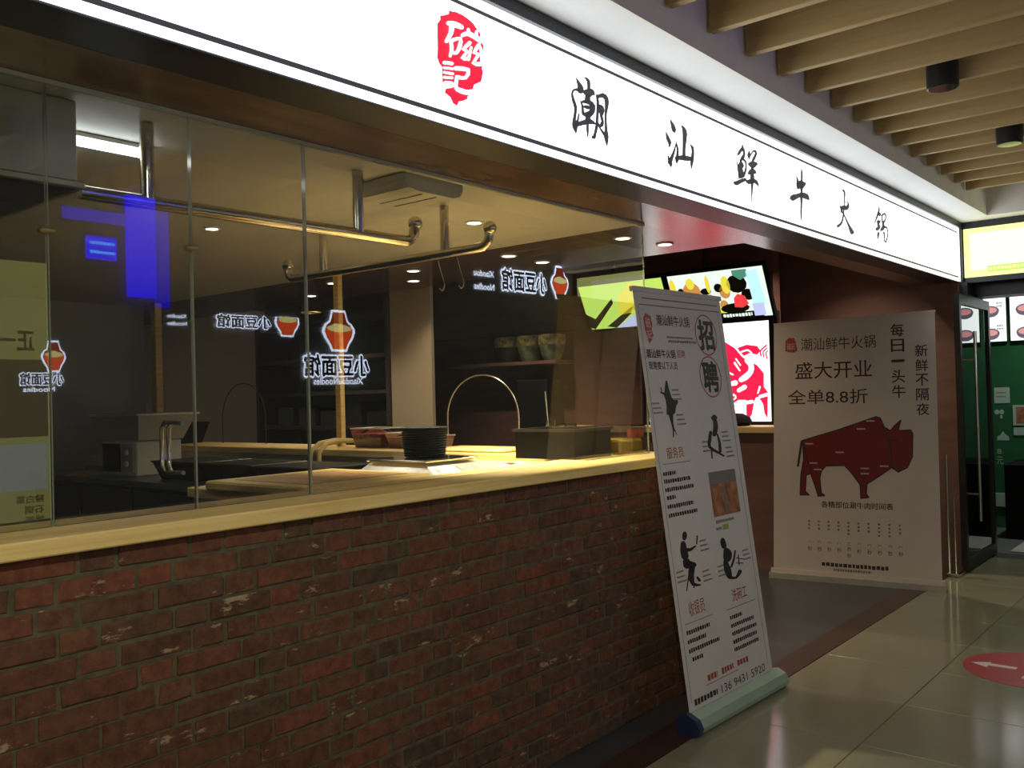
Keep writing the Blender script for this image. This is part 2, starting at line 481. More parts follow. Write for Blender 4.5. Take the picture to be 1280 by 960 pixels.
TRACE = {
'c0':[[2811,2703,2813,2704,2810,2701,2816,2704,2814,2692,2827,2699,2817,2682,2838,2693,2820,2672,2850,2687,2821,2664,2860,2679,2819,2659,2863,2670,2816,2654,2863,2663,2828,2647,2848,2650],[2842,2667,2840,2660,2833,2669,2830,2653,2814,2664,2814,2652,2796,2657,2802,2650,2783,2646,2796,2645,2777,2634,2792,2637,2778,2621,2795,2627,2781,2608,2802,2616,2788,2597,2809,2606,2793,2586,2815,2593,2793,2571,2813,2575,2789,2555,2809,2558,2784,2541,2806,2544,2779,2527,2805,2533,2778,2515,2811,2526,2780,2506,2816,2518,2789,2497,2812,2504,2800,2487,2806,2489,2802,2486,2805,2487],[2823,2570,2827,2571,2820,2568,2830,2569,2816,2556,2828,2558,2811,2544,2825,2545,2801,2532,2822,2532,2788,2520,2819,2519,2792,2512,2806,2512],[2804,2517,2800,2524,2816,2517,2807,2532,2833,2523,2825,2539,2852,2530,2844,2547,2876,2537,2871,2558,2896,2543,2901,2566,2912,2546,2924,2563,2933,2549,2938,2556,2937,2551,2940,2554],[2870,2718,2874,2722,2871,2715,2880,2723,2879,2710,2894,2722,2883,2706,2907,2716,2885,2694,2909,2701,2885,2679,2907,2685,2891,2676,2901,2679],[2853,2656,2856,2664,2861,2652,2868,2671,2873,2648,2884,2678,2888,2646,2898,2684,2902,2649,2911,2686,2911,2653,2926,2686,2916,2658,2936,2680,2927,2663,2938,2673,2935,2665,2940,2669],[2878,2656,2895,2660,2868,2646,2905,2655,2865,2626,2906,2636,2876,2620,2894,2624],[2835,2620,2838,2622,2834,2618,2842,2622,2838,2611,2849,2616,2841,2603,2856,2609,2842,2589,2860,2594,2843,2572,2863,2578,2849,2570,2858,2572],[2844,2617,2845,2622,2851,2615,2852,2627,2871,2618,2874,2634,2886,2618,2896,2639,2894,2617,2915,2638,2905,2615,2927,2635,2921,2618,2931,2627],[2911,2628,2928,2632,2900,2618,2938,2627,2898,2607,2939,2614,2896,2599,2934,2598,2886,2589,2918,2582,2872,2575,2905,2572,2866,2562,2902,2566,2865,2553,2899,2558,2873,2547,2888,2549],[2844,2570,2846,2575,2850,2567,2854,2579,2866,2565,2870,2585,2887,2568,2879,2589,2907,2578,2888,2593,2921,2589,2902,2601,2926,2598,2918,2604],[2855,2602,2857,2606,2860,2599,2864,2610,2870,2598,2876,2613,2881,2597,2887,2615,2894,2600,2898,2616,2906,2604,2908,2616,2914,2608,2915,2614],[2878,2552,2886,2553,2873,2547,2890,2551,2872,2531,2890,2535,2871,2515,2889,2518,2874,2500,2887,2503,2878,2485,2884,2487,2880,2485,2883,2485],[2946,2672,2952,2674,2943,2668,2957,2673,2944,2656,2962,2662,2945,2644,2966,2650,2945,2629,2966,2634,2943,2612,2965,2616,2941,2593,2961,2597,2938,2575,2958,2578,2936,2559,2956,2563,2933,2545,2954,2548,2927,2528,2948,2530,2921,2513,2941,2515,2914,2502,2938,2503,2912,2500,2930,2492,2923,2502,2909,2489,2915,2502,2905,2495,2909,2501,2905,2498],[2946,2657,2942,2661,2957,2657,2948,2668,2976,2665,2968,2679,2988,2668,2993,2689,2994,2667,3018,2688,3001,2664,3032,2678,3004,2656,3036,2664,3004,2642,3033,2648,3003,2626,3026,2630,3001,2608,3019,2612,3000,2591,3017,2595,2999,2574,3017,2578,2999,2557,3018,2562,2998,2541,3020,2546,2993,2527,3024,2534,2991,2512,3027,2521,2999,2497,3023,2503,3010,2480,3016,2482,3012,2480,3015,2480],[3009,2522,3001,2517,3009,2527,2992,2516,3001,2531,2984,2521,2991,2536,2976,2527,2979,2542,2966,2535,2965,2549,2956,2544,2961,2549,2957,2547],[2947,2625,2953,2633,2952,2620,2966,2637,2958,2617,2979,2639,2958,2615,2995,2636,2959,2612,3002,2626,2962,2606,3001,2615,2964,2599,2994,2604,2967,2590,2988,2596,2972,2580,2992,2587,2975,2572,2996,2577,2970,2564,2995,2565,2965,2559,2987,2553,2965,2559,2969,2545,2965,2557,2952,2545,2963,2559,2945,2551,2959,2564,2942,2557,2952,2565,2945,2562]],
'c1':[[3516,2700,3519,2701,3515,2698,3521,2701,3518,2685,3538,2693,3522,2673,3553,2685,3526,2661,3564,2675,3531,2651,3570,2665,3539,2647,3569,2658,3547,2646,3565,2652,3554,2645,3561,2647],[3478,2635,3481,2636,3476,2633,3483,2636,3476,2619,3496,2626,3478,2605,3508,2617,3486,2595,3518,2609,3493,2589,3525,2598,3498,2580,3519,2583,3502,2569,3508,2570,3503,2568,3506,2568],[3487,2537,3489,2538,3486,2536,3492,2538,3486,2525,3502,2530,3487,2514,3511,2522,3492,2504,3521,2514,3497,2495,3528,2505,3503,2490,3525,2495,3510,2485,3517,2486,3512,2484,3515,2485],[3507,2496,3489,2497,3524,2504,3485,2505,3533,2521,3501,2522,3542,2538,3516,2539,3552,2555,3530,2555,3560,2573,3543,2572,3567,2592,3555,2591,3573,2612,3566,2611,3572,2613,3569,2613],[3566,2603,3571,2605,3564,2601,3575,2604,3566,2588,3583,2593,3567,2575,3589,2580,3565,2560,3589,2564,3561,2545,3586,2549,3555,2534,3588,2539,3552,2526,3588,2531,3556,2518,3581,2523,3562,2512,3573,2514,3565,2511,3570,2511],[3550,2529,3549,2536,3562,2528,3560,2543,3582,2531,3580,2550,3600,2533,3601,2555,3616,2535,3621,2560,3633,2536,3641,2563,3655,2539,3663,2565,3677,2543,3683,2566,3692,2546,3693,2567,3702,2549,3702,2568,3715,2557,3715,2565],[3615,2695,3618,2696,3615,2693,3621,2696,3620,2682,3641,2693,3624,2673,3659,2687,3625,2665,3668,2678,3626,2655,3671,2665,3625,2639,3667,2646,3624,2620,3661,2626,3623,2603,3655,2609,3621,2586,3651,2591,3619,2565,3650,2571,3617,2543,3650,2549,3626,2539,3641,2542],[3690,2622,3693,2624,3691,2621,3696,2624,3697,2614,3712,2622,3702,2608,3727,2618,3704,2600,3732,2607,3705,2590,3732,2595,3700,2574,3731,2579,3694,2558,3728,2563,3691,2545,3723,2549,3690,2533,3717,2536,3692,2521,3710,2523,3695,2509,3702,2510,3697,2508,3700,2508]],
'c2':[[4232,2730,4235,2731,4230,2728,4238,2731,4226,2718,4248,2723,4221,2711,4252,2713,4209,2703,4239,2699,4194,2692,4224,2688,4183,2680,4211,2678,4173,2669,4197,2668,4175,2664,4185,2663],[4234,2708,4248,2713,4227,2701,4260,2711,4236,2691,4265,2700,4239,2682,4268,2687,4229,2673,4262,2673,4215,2662,4251,2659,4206,2652,4234,2648,4196,2640,4215,2638,4196,2636,4204,2634],[4166,2633,4170,2634,4164,2631,4172,2633,4166,2616,4179,2620,4169,2602,4186,2606,4171,2589,4189,2593,4174,2576,4192,2581,4178,2566,4200,2573,4183,2556,4210,2565,4194,2555,4206,2559],[4225,2653,4233,2659,4227,2648,4246,2661,4243,2646,4262,2658,4255,2643,4277,2651,4260,2632,4281,2637,4259,2619,4280,2622,4252,2605,4276,2606,4241,2590,4268,2591,4231,2578,4258,2578,4221,2566,4247,2565,4224,2561,4236,2561],[4208,2643,4218,2645,4201,2638,4225,2642,4185,2623,4240,2633,4174,2610,4249,2623,4181,2604,4241,2615,4189,2599,4232,2607,4184,2589,4236,2598,4176,2577,4242,2589,4175,2567,4242,2579,4175,2557,4241,2568,4193,2550,4222,2555],[4164,2541,4162,2542,4168,2541,4163,2543,4184,2547,4176,2551,4199,2552,4194,2559,4220,2558,4219,2564,4245,2564,4245,2568,4249,2565,4249,2567],[4120,2518,4128,2526,4126,2512,4145,2530,4137,2508,4153,2531,4163,2510,4152,2532,4189,2520,4167,2537,4211,2530,4194,2547,4236,2539,4222,2555,4262,2548,4250,2564,4273,2557,4268,2564],[4315,2715,4319,2715,4312,2713,4321,2714,4296,2699,4326,2702,4285,2684,4329,2692,4292,2674,4323,2681,4304,2667,4315,2669,4307,2666,4312,2667],[4318,2681,4314,2681,4323,2683,4313,2684,4342,2699,4328,2700,4359,2712,4344,2715,4371,2717,4362,2726,4371,2717,4388,2731,4374,2715,4403,2725,4376,2709,4405,2712,4364,2696,4394,2696,4349,2682,4380,2681,4341,2673,4370,2672,4335,2666,4361,2664,4337,2660,4349,2660],[4289,2639,4290,2643,4294,2637,4298,2646,4306,2633,4313,2654,4317,2629,4330,2661,4332,2627,4345,2666,4356,2630,4353,2668,4379,2639,4365,2668,4396,2650,4385,2668,4410,2660,4405,2668],[4334,2638,4351,2641,4322,2630,4362,2637,4324,2620,4358,2626,4333,2616,4348,2619],[4284,2588,4281,2591,4292,2588,4286,2595,4313,2588,4297,2606,4331,2589,4310,2615,4345,2591,4328,2623,4350,2594,4354,2628,4354,2597,4375,2627,4367,2602,4384,2621,4384,2607,4392,2616],[4329,2597,4350,2601,4315,2588,4364,2596,4313,2576,4364,2584,4313,2564,4362,2572,4315,2550,4355,2556,4318,2534,4348,2538,4319,2518,4343,2522,4319,2500,4339,2503,4319,2476,4333,2478,4318,2451,4327,2452,4320,2450,4324,2450],[4254,2550,4257,2553,4256,2548,4263,2555,4268,2541,4285,2559,4292,2537,4295,2563,4321,2544,4305,2567,4335,2549,4331,2574,4349,2552,4365,2578,4363,2554,4397,2575,4382,2551,4411,2562,4406,2544,4415,2547,4410,2544,4414,2545]],
'c3':[[4980,2741,4986,2742,4977,2738,4990,2741,4975,2725,4998,2730,4972,2711,5004,2717,4971,2692,5004,2698,4969,2673,5001,2678,4963,2657,5001,2662,4956,2641,5000,2648,4957,2624,4996,2630,4958,2607,4993,2613,4954,2592,4993,2598,4950,2576,4993,2582,4951,2559,4989,2564,4952,2539,4984,2543,4949,2513,4979,2517,4946,2485,4975,2489,4947,2463,4969,2465,4950,2441,4963,2443,4954,2440,4959,2440],[4907,2686,4913,2688,4904,2684,4917,2687,4905,2670,4929,2676,4905,2657,4940,2665,4903,2646,4947,2655,4901,2635,4951,2644,4905,2624,4950,2633,4911,2614,4947,2621,4922,2611,4937,2614],[4907,2624,4904,2638,4939,2621,4931,2653,4958,2618,4944,2663,4983,2619,4954,2670,5007,2632,4977,2670,5027,2646,5008,2670,5046,2660,5038,2671],[4821,2563,4845,2569,4810,2552,4864,2565,4802,2541,4874,2570,4843,2533,4848,2576,4878,2544,4857,2575,4908,2556,4886,2579,4941,2567,4922,2590,4969,2574,4969,2602,4993,2573,5022,2609,5016,2572,5067,2608,5038,2573,5087,2597,5067,2573,5091,2584,5080,2574,5090,2578]],
'c4':[[5619,2719,5631,2725,5620,2713,5648,2727,5631,2710,5664,2723,5640,2706,5677,2716,5644,2696,5677,2701,5645,2680,5673,2684,5644,2662,5669,2666,5642,2643,5663,2646,5637,2624,5655,2626,5630,2605,5648,2607,5623,2590,5648,2593,5616,2575,5647,2578,5609,2556,5639,2558,5598,2537,5628,2538,5583,2520,5615,2520,5563,2507,5597,2502,5539,2497,5568,2488,5510,2487,5538,2475,5503,2478,5515,2473],[5568,2616,5575,2618,5567,2613,5583,2618,5570,2603,5606,2614,5573,2595,5625,2606,5578,2583,5622,2591,5587,2572,5616,2580,5612,2571,5613,2581,5630,2575,5623,2583,5638,2580,5634,2583],[5576,2602,5576,2608,5589,2600,5589,2613,5610,2598,5612,2621,5626,2597,5643,2629,5651,2597,5671,2631,5697,2604,5674,2629,5732,2622,5679,2629,5741,2637,5695,2635,5736,2649,5703,2643,5725,2657,5703,2651,5710,2661,5697,2655,5690,2662,5688,2656,5673,2657,5680,2654,5658,2651,5668,2648,5657,2649,5661,2647],[5628,2571,5637,2573,5625,2567,5646,2573,5645,2551,5669,2558,5664,2535,5693,2543,5683,2519,5717,2529,5701,2502,5744,2514,5718,2482,5778,2499,5736,2461,5816,2484,5771,2459,5806,2470]],
'c5':[[6306,2720,6313,2721,6302,2718,6318,2720,6298,2704,6326,2708,6291,2690,6329,2694,6275,2673,6316,2674,6255,2653,6296,2654,6239,2633,6275,2634,6222,2614,6251,2614,6205,2598,6226,2597,6187,2582,6200,2582,6188,2580,6194,2580],[6286,2674,6301,2678,6282,2669,6314,2678,6279,2659,6336,2676,6285,2650,6350,2675,6311,2650,6349,2670,6335,2654,6351,2664,6347,2656,6354,2660],[6258,2598,6248,2602,6277,2600,6255,2609,6305,2605,6278,2621,6269,2609,6347,2625,6265,2607,6326,2607,6254,2590,6307,2596,6262,2577,6319,2591,6265,2573,6334,2578,6252,2569,6306,2559,6225,2559,6277,2546,6219,2546,6241,2541],[6280,2541,6298,2542,6264,2535,6306,2537,6254,2526,6304,2529,6247,2516,6299,2520,6250,2503,6288,2506,6256,2489,6274,2491,6261,2488,6269,2488],[6360,2657,6349,2659,6376,2659,6353,2665,6408,2671,6384,2679,6418,2676,6430,2692,6424,2674,6459,2683,6434,2664,6463,2669,6430,2653,6457,2654,6415,2640,6445,2640,6391,2628,6431,2624,6391,2628,6391,2608,6398,2628,6354,2615,6381,2634,6352,2629,6379,2648,6353,2644,6384,2664,6355,2661,6376,2667,6364,2665],[6374,2617,6394,2620,6363,2610,6408,2617,6359,2595,6419,2604,6353,2584,6424,2589,6342,2577,6406,2572,6330,2570,6380,2560,6325,2564,6352,2554,6317,2557,6329,2551,6312,2553,6317,2551],[6381,2579,6378,2586,6402,2578,6395,2594,6423,2582,6424,2599,6434,2584,6459,2600,6450,2583,6481,2592,6464,2575,6490,2579,6468,2557,6492,2560,6460,2534,6486,2536,6436,2506,6466,2506,6415,2488,6436,2481,6421,2494,6392,2486,6409,2507,6383,2503,6416,2521,6388,2519,6426,2536,6393,2532,6420,2547,6383,2538,6410,2555,6369,2543,6392,2555,6374,2550],[6324,2560,6332,2561,6319,2557,6337,2560,6316,2516,6332,2518,6320,2515,6328,2516]],
'logo_red':[[2120,2746,2133,2746,2152,2750,2184,2750,2211,2745,2236,2737,2255,2722,2269,2713,2271,2698,2262,2690,2276,2686,2285,2675,2280,2659,2281,2628,2273,2596,2278,2586,2267,2552,2231,2532,2225,2516,2225,2489,2212,2477,2190,2474,2179,2467,2154,2458,2146,2442,2127,2446,2115,2463,2089,2472,2095,2486,2085,2489,2080,2506,2079,2552,2067,2560,2059,2576,2062,2606,2062,2642,2063,2671,2063,2685,2077,2702,2077,2715,2096,2722,2117,2733]],
'logo_white':[[2103,2697,2105,2703,2108,2694,2113,2708,2125,2695,2131,2713,2141,2696,2149,2716,2156,2698,2166,2716,2173,2699,2181,2714,2182,2703,2185,2710],[2124,2702,2135,2705,2117,2695,2141,2700,2115,2682,2138,2686,2113,2670,2132,2671,2104,2655,2120,2653,2094,2639,2107,2637,2094,2634,2100,2634],[2117,2646,2124,2649,2114,2641,2129,2648,2117,2631,2133,2637,2118,2621,2134,2625,2115,2609,2130,2611,2111,2595,2123,2596,2113,2592,2119,2592],[2123,2645,2121,2648,2130,2645,2124,2654,2152,2657,2148,2666,2163,2662,2173,2674,2161,2656,2178,2660,2155,2641,2173,2642,2149,2627,2164,2626,2143,2618,2151,2611,2138,2617,2135,2606,2129,2617,2123,2607,2123,2615,2120,2610],[2172,2675,2170,2679,2180,2676,2173,2684,2193,2683,2189,2695,2206,2687,2213,2704,2232,2685,2245,2702,2264,2679,2278,2698,2275,2683,2282,2692],[2204,2712,2210,2714,2200,2707,2214,2712,2201,2692,2218,2699,2207,2690,2214,2693],[2247,2718,2253,2719,2242,2713,2256,2716,2233,2688,2252,2692,2237,2684,2246,2686],[2216,2672,2221,2670,2208,2670,2220,2664,2188,2651,2199,2646,2172,2633,2188,2636,2188,2630,2193,2640,2195,2634,2209,2636,2182,2621,2192,2618,2166,2603,2181,2607,2185,2600,2187,2612,2206,2606,2206,2619,2213,2611,2213,2617],[2217,2656,2223,2657,2213,2652,2225,2654,2197,2607,2211,2608,2199,2604,2205,2604],[2260,2678,2267,2676,2251,2674,2267,2670,2235,2654,2249,2651,2225,2635,2240,2641,2243,2635,2247,2645,2250,2640,2265,2643,2236,2623,2248,2621,2220,2600,2236,2605,2242,2597,2245,2610,2267,2603,2268,2617,2275,2608,2275,2615],[2264,2668,2270,2670,2261,2665,2273,2668,2264,2616,2278,2621,2268,2614,2275,2616],[2081,2564,2083,2569,2086,2562,2089,2573,2126,2569,2128,2580,2131,2573,2133,2577],[2082,2548,2083,2552,2086,2547,2088,2555,2128,2554,2130,2562,2133,2557,2133,2561],[2082,2534,2083,2538,2085,2532,2087,2540,2127,2537,2130,2546,2132,2540,2133,2544],[2081,2517,2082,2521,2085,2516,2086,2524,2125,2524,2126,2532,2129,2527,2129,2531],[2078,2489,2079,2499,2090,2485,2090,2509,2121,2495,2122,2515,2132,2503,2132,2512],[2133,2558,2133,2564,2139,2556,2140,2569,2174,2564,2177,2578,2195,2567,2209,2580,2193,2560,2210,2560,2184,2548,2191,2540,2169,2544,2166,2533,2146,2542,2142,2530,2139,2538,2138,2533],[2144,2541,2151,2542,2139,2536,2155,2538,2134,2516,2150,2519,2132,2499,2148,2505,2140,2490,2153,2503,2154,2488,2163,2504,2174,2487,2180,2504,2197,2490,2196,2505,2216,2501,2209,2510,2217,2507,2227,2516,2211,2502,2228,2502,2203,2491,2222,2489,2200,2488,2214,2481,2196,2483,2206,2477,2195,2478,2199,2475]],
'fig0':[[169,1566,181,1564,186,1530,196,1501,201,1485,220,1472,250,1472,252,1460,229,1441,213,1411,193,1402,184,1359,189,1336,204,1309,201,1303,190,1321,182,1326,173,1296,165,1299,173,1332,163,1370,154,1403,137,1406,147,1446,146,1474,135,1498,106,1509,104,1512,117,1513,115,1533,123,1536,125,1512,143,1509,156,1540]],
'fig1':[[565,1391,582,1390,552,1385,591,1383,542,1381,597,1380,537,1376,601,1377,542,1369,597,1372,551,1362,590,1365,563,1356,580,1357],[566,1365,583,1366,554,1358,594,1359,550,1341,596,1341,545,1325,593,1322,537,1310,580,1303,526,1293,563,1286,531,1284,548,1281],[511,1312,524,1310,501,1308,529,1304,488,1288,519,1284,478,1269,511,1265,468,1250,500,1249,472,1230,498,1236,504,1213,522,1223,543,1199,558,1209,576,1188,588,1196,609,1177,618,1183,616,1177,620,1180],[571,1295,578,1296,568,1292,583,1294,573,1269,593,1271,575,1247,600,1247,571,1225,599,1224,565,1203,595,1202,572,1197,585,1197],[500,1230,506,1229,495,1227,510,1227,487,1176,499,1175,490,1174,495,1173]],
'fig2':[[147,862,162,860,136,856,170,852,132,850,170,845,129,845,169,838,128,839,163,831,127,832,156,825,132,825,145,822],[120,821,139,819,108,814,150,810,101,799,152,794,95,782,154,779,96,765,158,763,98,749,161,747,117,736,145,736],[142,774,143,782,152,767,156,785,168,767,168,783,188,767,181,781,211,773,202,783,235,781,228,787,237,783,234,786],[244,789,240,790,248,791,238,792,263,826,251,828,260,829,255,830],[120,743,146,742,104,733,163,730,104,708,168,704,123,695,151,693],[123,712,130,725,138,699,155,728,194,690,207,711,212,693,218,702],[171,706,193,701,152,701,201,689,141,685,192,673,134,665,184,658,135,640,179,638,152,615,179,623,190,604,196,616,228,601,229,607,232,602,233,605],[136,663,140,662,132,662,142,659,99,599,107,597,101,597,104,597],[172,620,177,619,169,619,179,617,163,602,172,600,165,600,169,599],[202,647,209,648,200,643,216,645,204,634,225,637,211,626,232,631,221,621,234,627,231,620,236,623,235,620,237,621]],
'fig3':[[479,789,493,787,469,784,502,781,462,778,507,774,458,769,510,767,460,757,512,756,465,743,513,743,480,735,501,734],[486,735,510,737,476,724,532,728,473,715,546,717,470,709,556,702,468,703,549,686,465,691,538,675,478,674,510,667],[470,683,486,683,461,677,499,676,458,654,513,653,458,632,525,631,466,614,526,612,477,597,525,595,493,588,514,587],[489,593,492,599,497,587,504,600,530,580,534,593,567,577,558,589,599,587,575,599,627,600,594,615,626,609,611,615],[588,714,594,713,583,713,597,710,568,691,585,687,553,671,571,666,537,657,555,651,520,643,537,637,522,639,529,636],[611,688,615,687,608,686,618,685,604,638,614,637,607,636,611,635],[586,674,587,676,588,673,591,677,656,658,658,662,660,658,661,660],[579,651,580,653,582,649,583,653,651,638,652,643,654,639,655,641]],
'bison':[[249,1090,536,1178,800,1271,830,1262,857,1194,898,1165,936,1210,973,1243,954,1165,1039,1171,1054,1143,1046,971,1011,893,948,859,902,891,832,839,723,763,716,689,734,661,677,654,674,756,616,840,563,902,423,895,388,852,375,799,384,683,409,667,360,659,345,717,307,832,272,820,261,691,292,666,222,663,232,819,255,943]],
'bison_line':[[246,1087,245,1091,251,1085,248,1095,537,1173,535,1183,540,1177,539,1181],[533,1174,532,1179,537,1173,534,1183,802,1266,799,1276,804,1270,803,1274],[796,1270,797,1274,799,1266,802,1276,828,1257,831,1266,832,1258,834,1263],[826,1264,830,1266,825,1259,834,1264,852,1192,861,1196,856,1190,860,1191],[853,1194,855,1197,854,1189,859,1198,896,1161,901,1170,900,1162,902,1165],[898,1161,894,1164,902,1162,895,1169,940,1207,933,1214,940,1211,937,1214],[935,1206,932,1210,939,1206,933,1214,976,1240,971,1247,977,1244,975,1247],[972,1247,976,1246,969,1245,978,1242,949,1167,958,1164,951,1162,955,1161],[951,1163,950,1167,954,1160,954,1170,1039,1166,1039,1176,1042,1169,1042,1173],[1036,1173,1039,1175,1035,1168,1043,1173,1050,1140,1058,1146,1053,1139,1057,1141],[1052,1147,1056,1146,1049,1143,1058,1143,1042,971,1051,971,1044,968,1048,968],[1046,975,1049,974,1042,973,1050,969,1007,895,1015,891,1008,891,1012,889],[1013,897,1015,893,1009,898,1013,889,946,863,950,854,944,859,946,855],[952,859,950,855,951,863,945,854,905,895,899,887,900,895,898,891],[904,895,906,891,899,895,905,887,829,843,835,835,828,839,830,835],[834,843,836,839,830,843,835,835,721,767,726,759,719,763,721,759],[721,767,726,766,718,763,728,763,711,689,721,689,714,686,718,685],[712,691,716,693,712,686,720,692,730,658,738,664,734,657,737,660],[737,664,737,660,733,666,734,656,677,659,678,649,674,655,674,651],[679,650,675,650,682,654,672,653,679,756,669,755,676,759,672,759],[678,754,674,752,678,759,670,753,620,843,612,837,616,844,612,841],[620,839,617,835,620,843,613,836,566,905,559,898,562,906,559,903],[566,904,566,899,563,907,563,896,423,901,423,890,419,898,419,893],[423,900,427,897,419,899,427,892,384,855,391,849,384,850,387,847],[386,856,391,855,383,853,393,851,370,800,380,798,372,796,376,795],[372,802,377,803,370,798,380,800,379,682,389,684,382,679,386,680],[379,683,382,687,381,679,387,688,406,662,412,671,411,663,414,667],[413,669,413,665,409,672,410,661,360,664,361,654,357,661,357,656],[364,656,359,655,365,661,355,657,350,718,340,715,346,721,341,719],[348,714,344,712,349,719,340,715,312,834,302,831,308,837,304,835],[310,836,311,832,306,837,309,827,271,825,274,815,268,821,269,816],[270,824,275,824,267,820,277,820,256,691,266,690,259,687,263,687],[257,691,260,695,258,686,265,695,288,662,295,670,293,662,296,665],[295,668,295,664,292,671,292,661,222,669,222,658,219,666,219,661],[224,660,220,660,228,663,217,663,237,819,226,819,234,823,230,823],[233,815,229,816,237,818,226,820,260,942,250,944,258,946,254,947],[258,939,253,939,261,943,250,942,255,1090,244,1090,252,1094,247,1094],[241,1090,248,1089,235,1085,251,1083,202,890,218,888,205,884,212,883],[843,1196,847,1198,842,1191,850,1196,869,1133,878,1137,891,1069,901,1071,897,984,906,984,897,891,907,891,900,887,904,888],[255,1058,259,1059,253,1053,263,1056,302,831,312,834,306,828,310,829],[882,1096,883,1101,885,1093,887,1103,943,1088,944,1098,947,1090,947,1095]],
'bull_red':[[-3872,1912,-3804,1951,-3752,1942,-3650,1876,-3576,1789,-3502,1750,-3440,1712,-3381,1640,-3385,1523,-3349,1476,-3359,1244,-3386,1290,-3402,1372,-3437,1431,-3475,1408,-3504,1279,-3544,1233,-3557,1292,-3553,1410,-3627,1411,-3706,1365,-3771,1341,-3837,1366,-3884,1537,-3905,1732],[-3625,1875,-3535,1899,-3435,1882,-3405,1839,-3437,1806,-3512,1821,-3563,1800,-3600,1838],[-3396,1788,-3403,1787,-3393,1794,-3408,1791,-3399,1817,-3414,1816,-3399,1836,-3412,1843,-3376,1856,-3385,1867,-3344,1877,-3353,1889,-3342,1883,-3346,1888],[-3373,1776,-3378,1775,-3370,1781,-3382,1779,-3375,1804,-3388,1803,-3375,1824,-3387,1829,-3361,1839,-3369,1848,-3339,1855,-3347,1864,-3338,1860,-3341,1864],[-3342,1763,-3348,1762,-3340,1768,-3352,1765,-3347,1793,-3359,1790,-3351,1813,-3363,1814,-3345,1823,-3354,1830,-3334,1832,-3341,1840,-3333,1836,-3337,1840]],
'bull_white':[[-3662,1749,-3655,1753,-3663,1740,-3646,1750,-3612,1668,-3599,1675,-3606,1666,-3600,1669],[-3645,1782,-3641,1785,-3646,1777,-3635,1783,-3603,1716,-3592,1722,-3598,1714,-3593,1717],[-3557,1768,-3543,1780,-3555,1750,-3523,1778,-3533,1726,-3496,1754,-3520,1707,-3473,1722,-3520,1688,-3470,1682,-3527,1668,-3483,1644,-3547,1650,-3510,1613,-3573,1633,-3540,1589,-3592,1620,-3568,1577,-3611,1607,-3592,1570,-3620,1591,-3612,1574],[-3728,1541,-3732,1554,-3715,1536,-3723,1565,-3641,1543,-3654,1589,-3627,1560,-3633,1580],[-3632,1481,-3640,1495,-3615,1479,-3634,1510,-3549,1510,-3570,1546,-3541,1527,-3551,1543],[-3744,1729,-3738,1731,-3747,1723,-3732,1727,-3736,1690,-3721,1695,-3722,1660,-3709,1668,-3698,1643,-3691,1655,-3674,1633,-3668,1644,-3668,1634,-3666,1639],[-3423,1531,-3416,1529,-3430,1527,-3413,1522,-3448,1468,-3436,1465,-3446,1463,-3441,1462],[-3592,1833,-3594,1839,-3585,1830,-3590,1844,-3552,1840,-3556,1854,-3525,1844,-3523,1858,-3508,1834,-3499,1843,-3492,1816,-3482,1824,-3486,1815,-3482,1819],[-3712,1430,-3717,1436,-3704,1430,-3715,1443,-3684,1444,-3694,1458,-3671,1451,-3669,1468,-3662,1444,-3649,1451,-3658,1432,-3646,1427,-3674,1423,-3668,1412,-3701,1413,-3695,1400,-3704,1407,-3701,1401],[-3562,1378,-3564,1391,-3549,1371,-3554,1401,-3492,1380,-3497,1410,-3482,1390,-3484,1403],[-3433,1428,-3436,1440,-3421,1423,-3428,1450,-3349,1442,-3356,1469,-3341,1452,-3344,1463],[-3460,1430,-3444,1433,-3468,1416,-3431,1423,-3477,1386,-3412,1397,-3482,1355,-3396,1367,-3479,1316,-3390,1327,-3473,1274,-3386,1284,-3445,1248,-3407,1253]],
}

# ================================================================ THE SETTING
ZS, ZC = 2.367, 1.19          # soffit height, counter height
XG, XS, XB = -2.45, -1.99, -2.275   # window glass, sign face, brick face

# ---- corridor floor of 60 cm tiles
fl = struct('floor', MB().box(-1.965, 1.2, -1.5, 8.9, -0.05, -0.004), 'grout', label='beige polished corridor floor tiles')
def tile_mesh(sx, sy):
    mb = MB().box(0.0015, sx-0.0015, 0.0015, sy-0.0015, -0.02, 0.0, bev=0.002)
    me = bpy.data.meshes.new('tile'); me.from_pydata(mb.v, [], mb.f); me.materials.append(M['tile']); return me
tm = tile_mesh(0.6, 0.6)
tm2 = tile_mesh(0.16, 0.6)
for i in range(6):
    for j in range(18):
        x = -1.96 + 0.6*i; y = 3.85 + 0.6*(j-9)
        if y + 0.6 > 8.9: continue
        o = bpy.data.objects.new('tile', tm if i < 5 else tm2); COL.objects.link(o); o.parent = fl
        o.location = (x, y, 0)
struct('trim_1', MB().box(-2.12, -1.962, -1.5, 8.9, -0.05, 0.001), 'granite', label='dark red granite strip along the shop threshold')
struct('floor_shop', MB().box(-9.5, -2.12, -1.5, 8.4, -0.05, 0.0), 'darkfloor', label='dark grey floor inside the shop entrance')
struct('floor_next_shop', MB().box(-4.5, 1.2, 8.9, 12.0, -0.05, -0.001), 'mat', label='dark floor of the neighbouring shop')

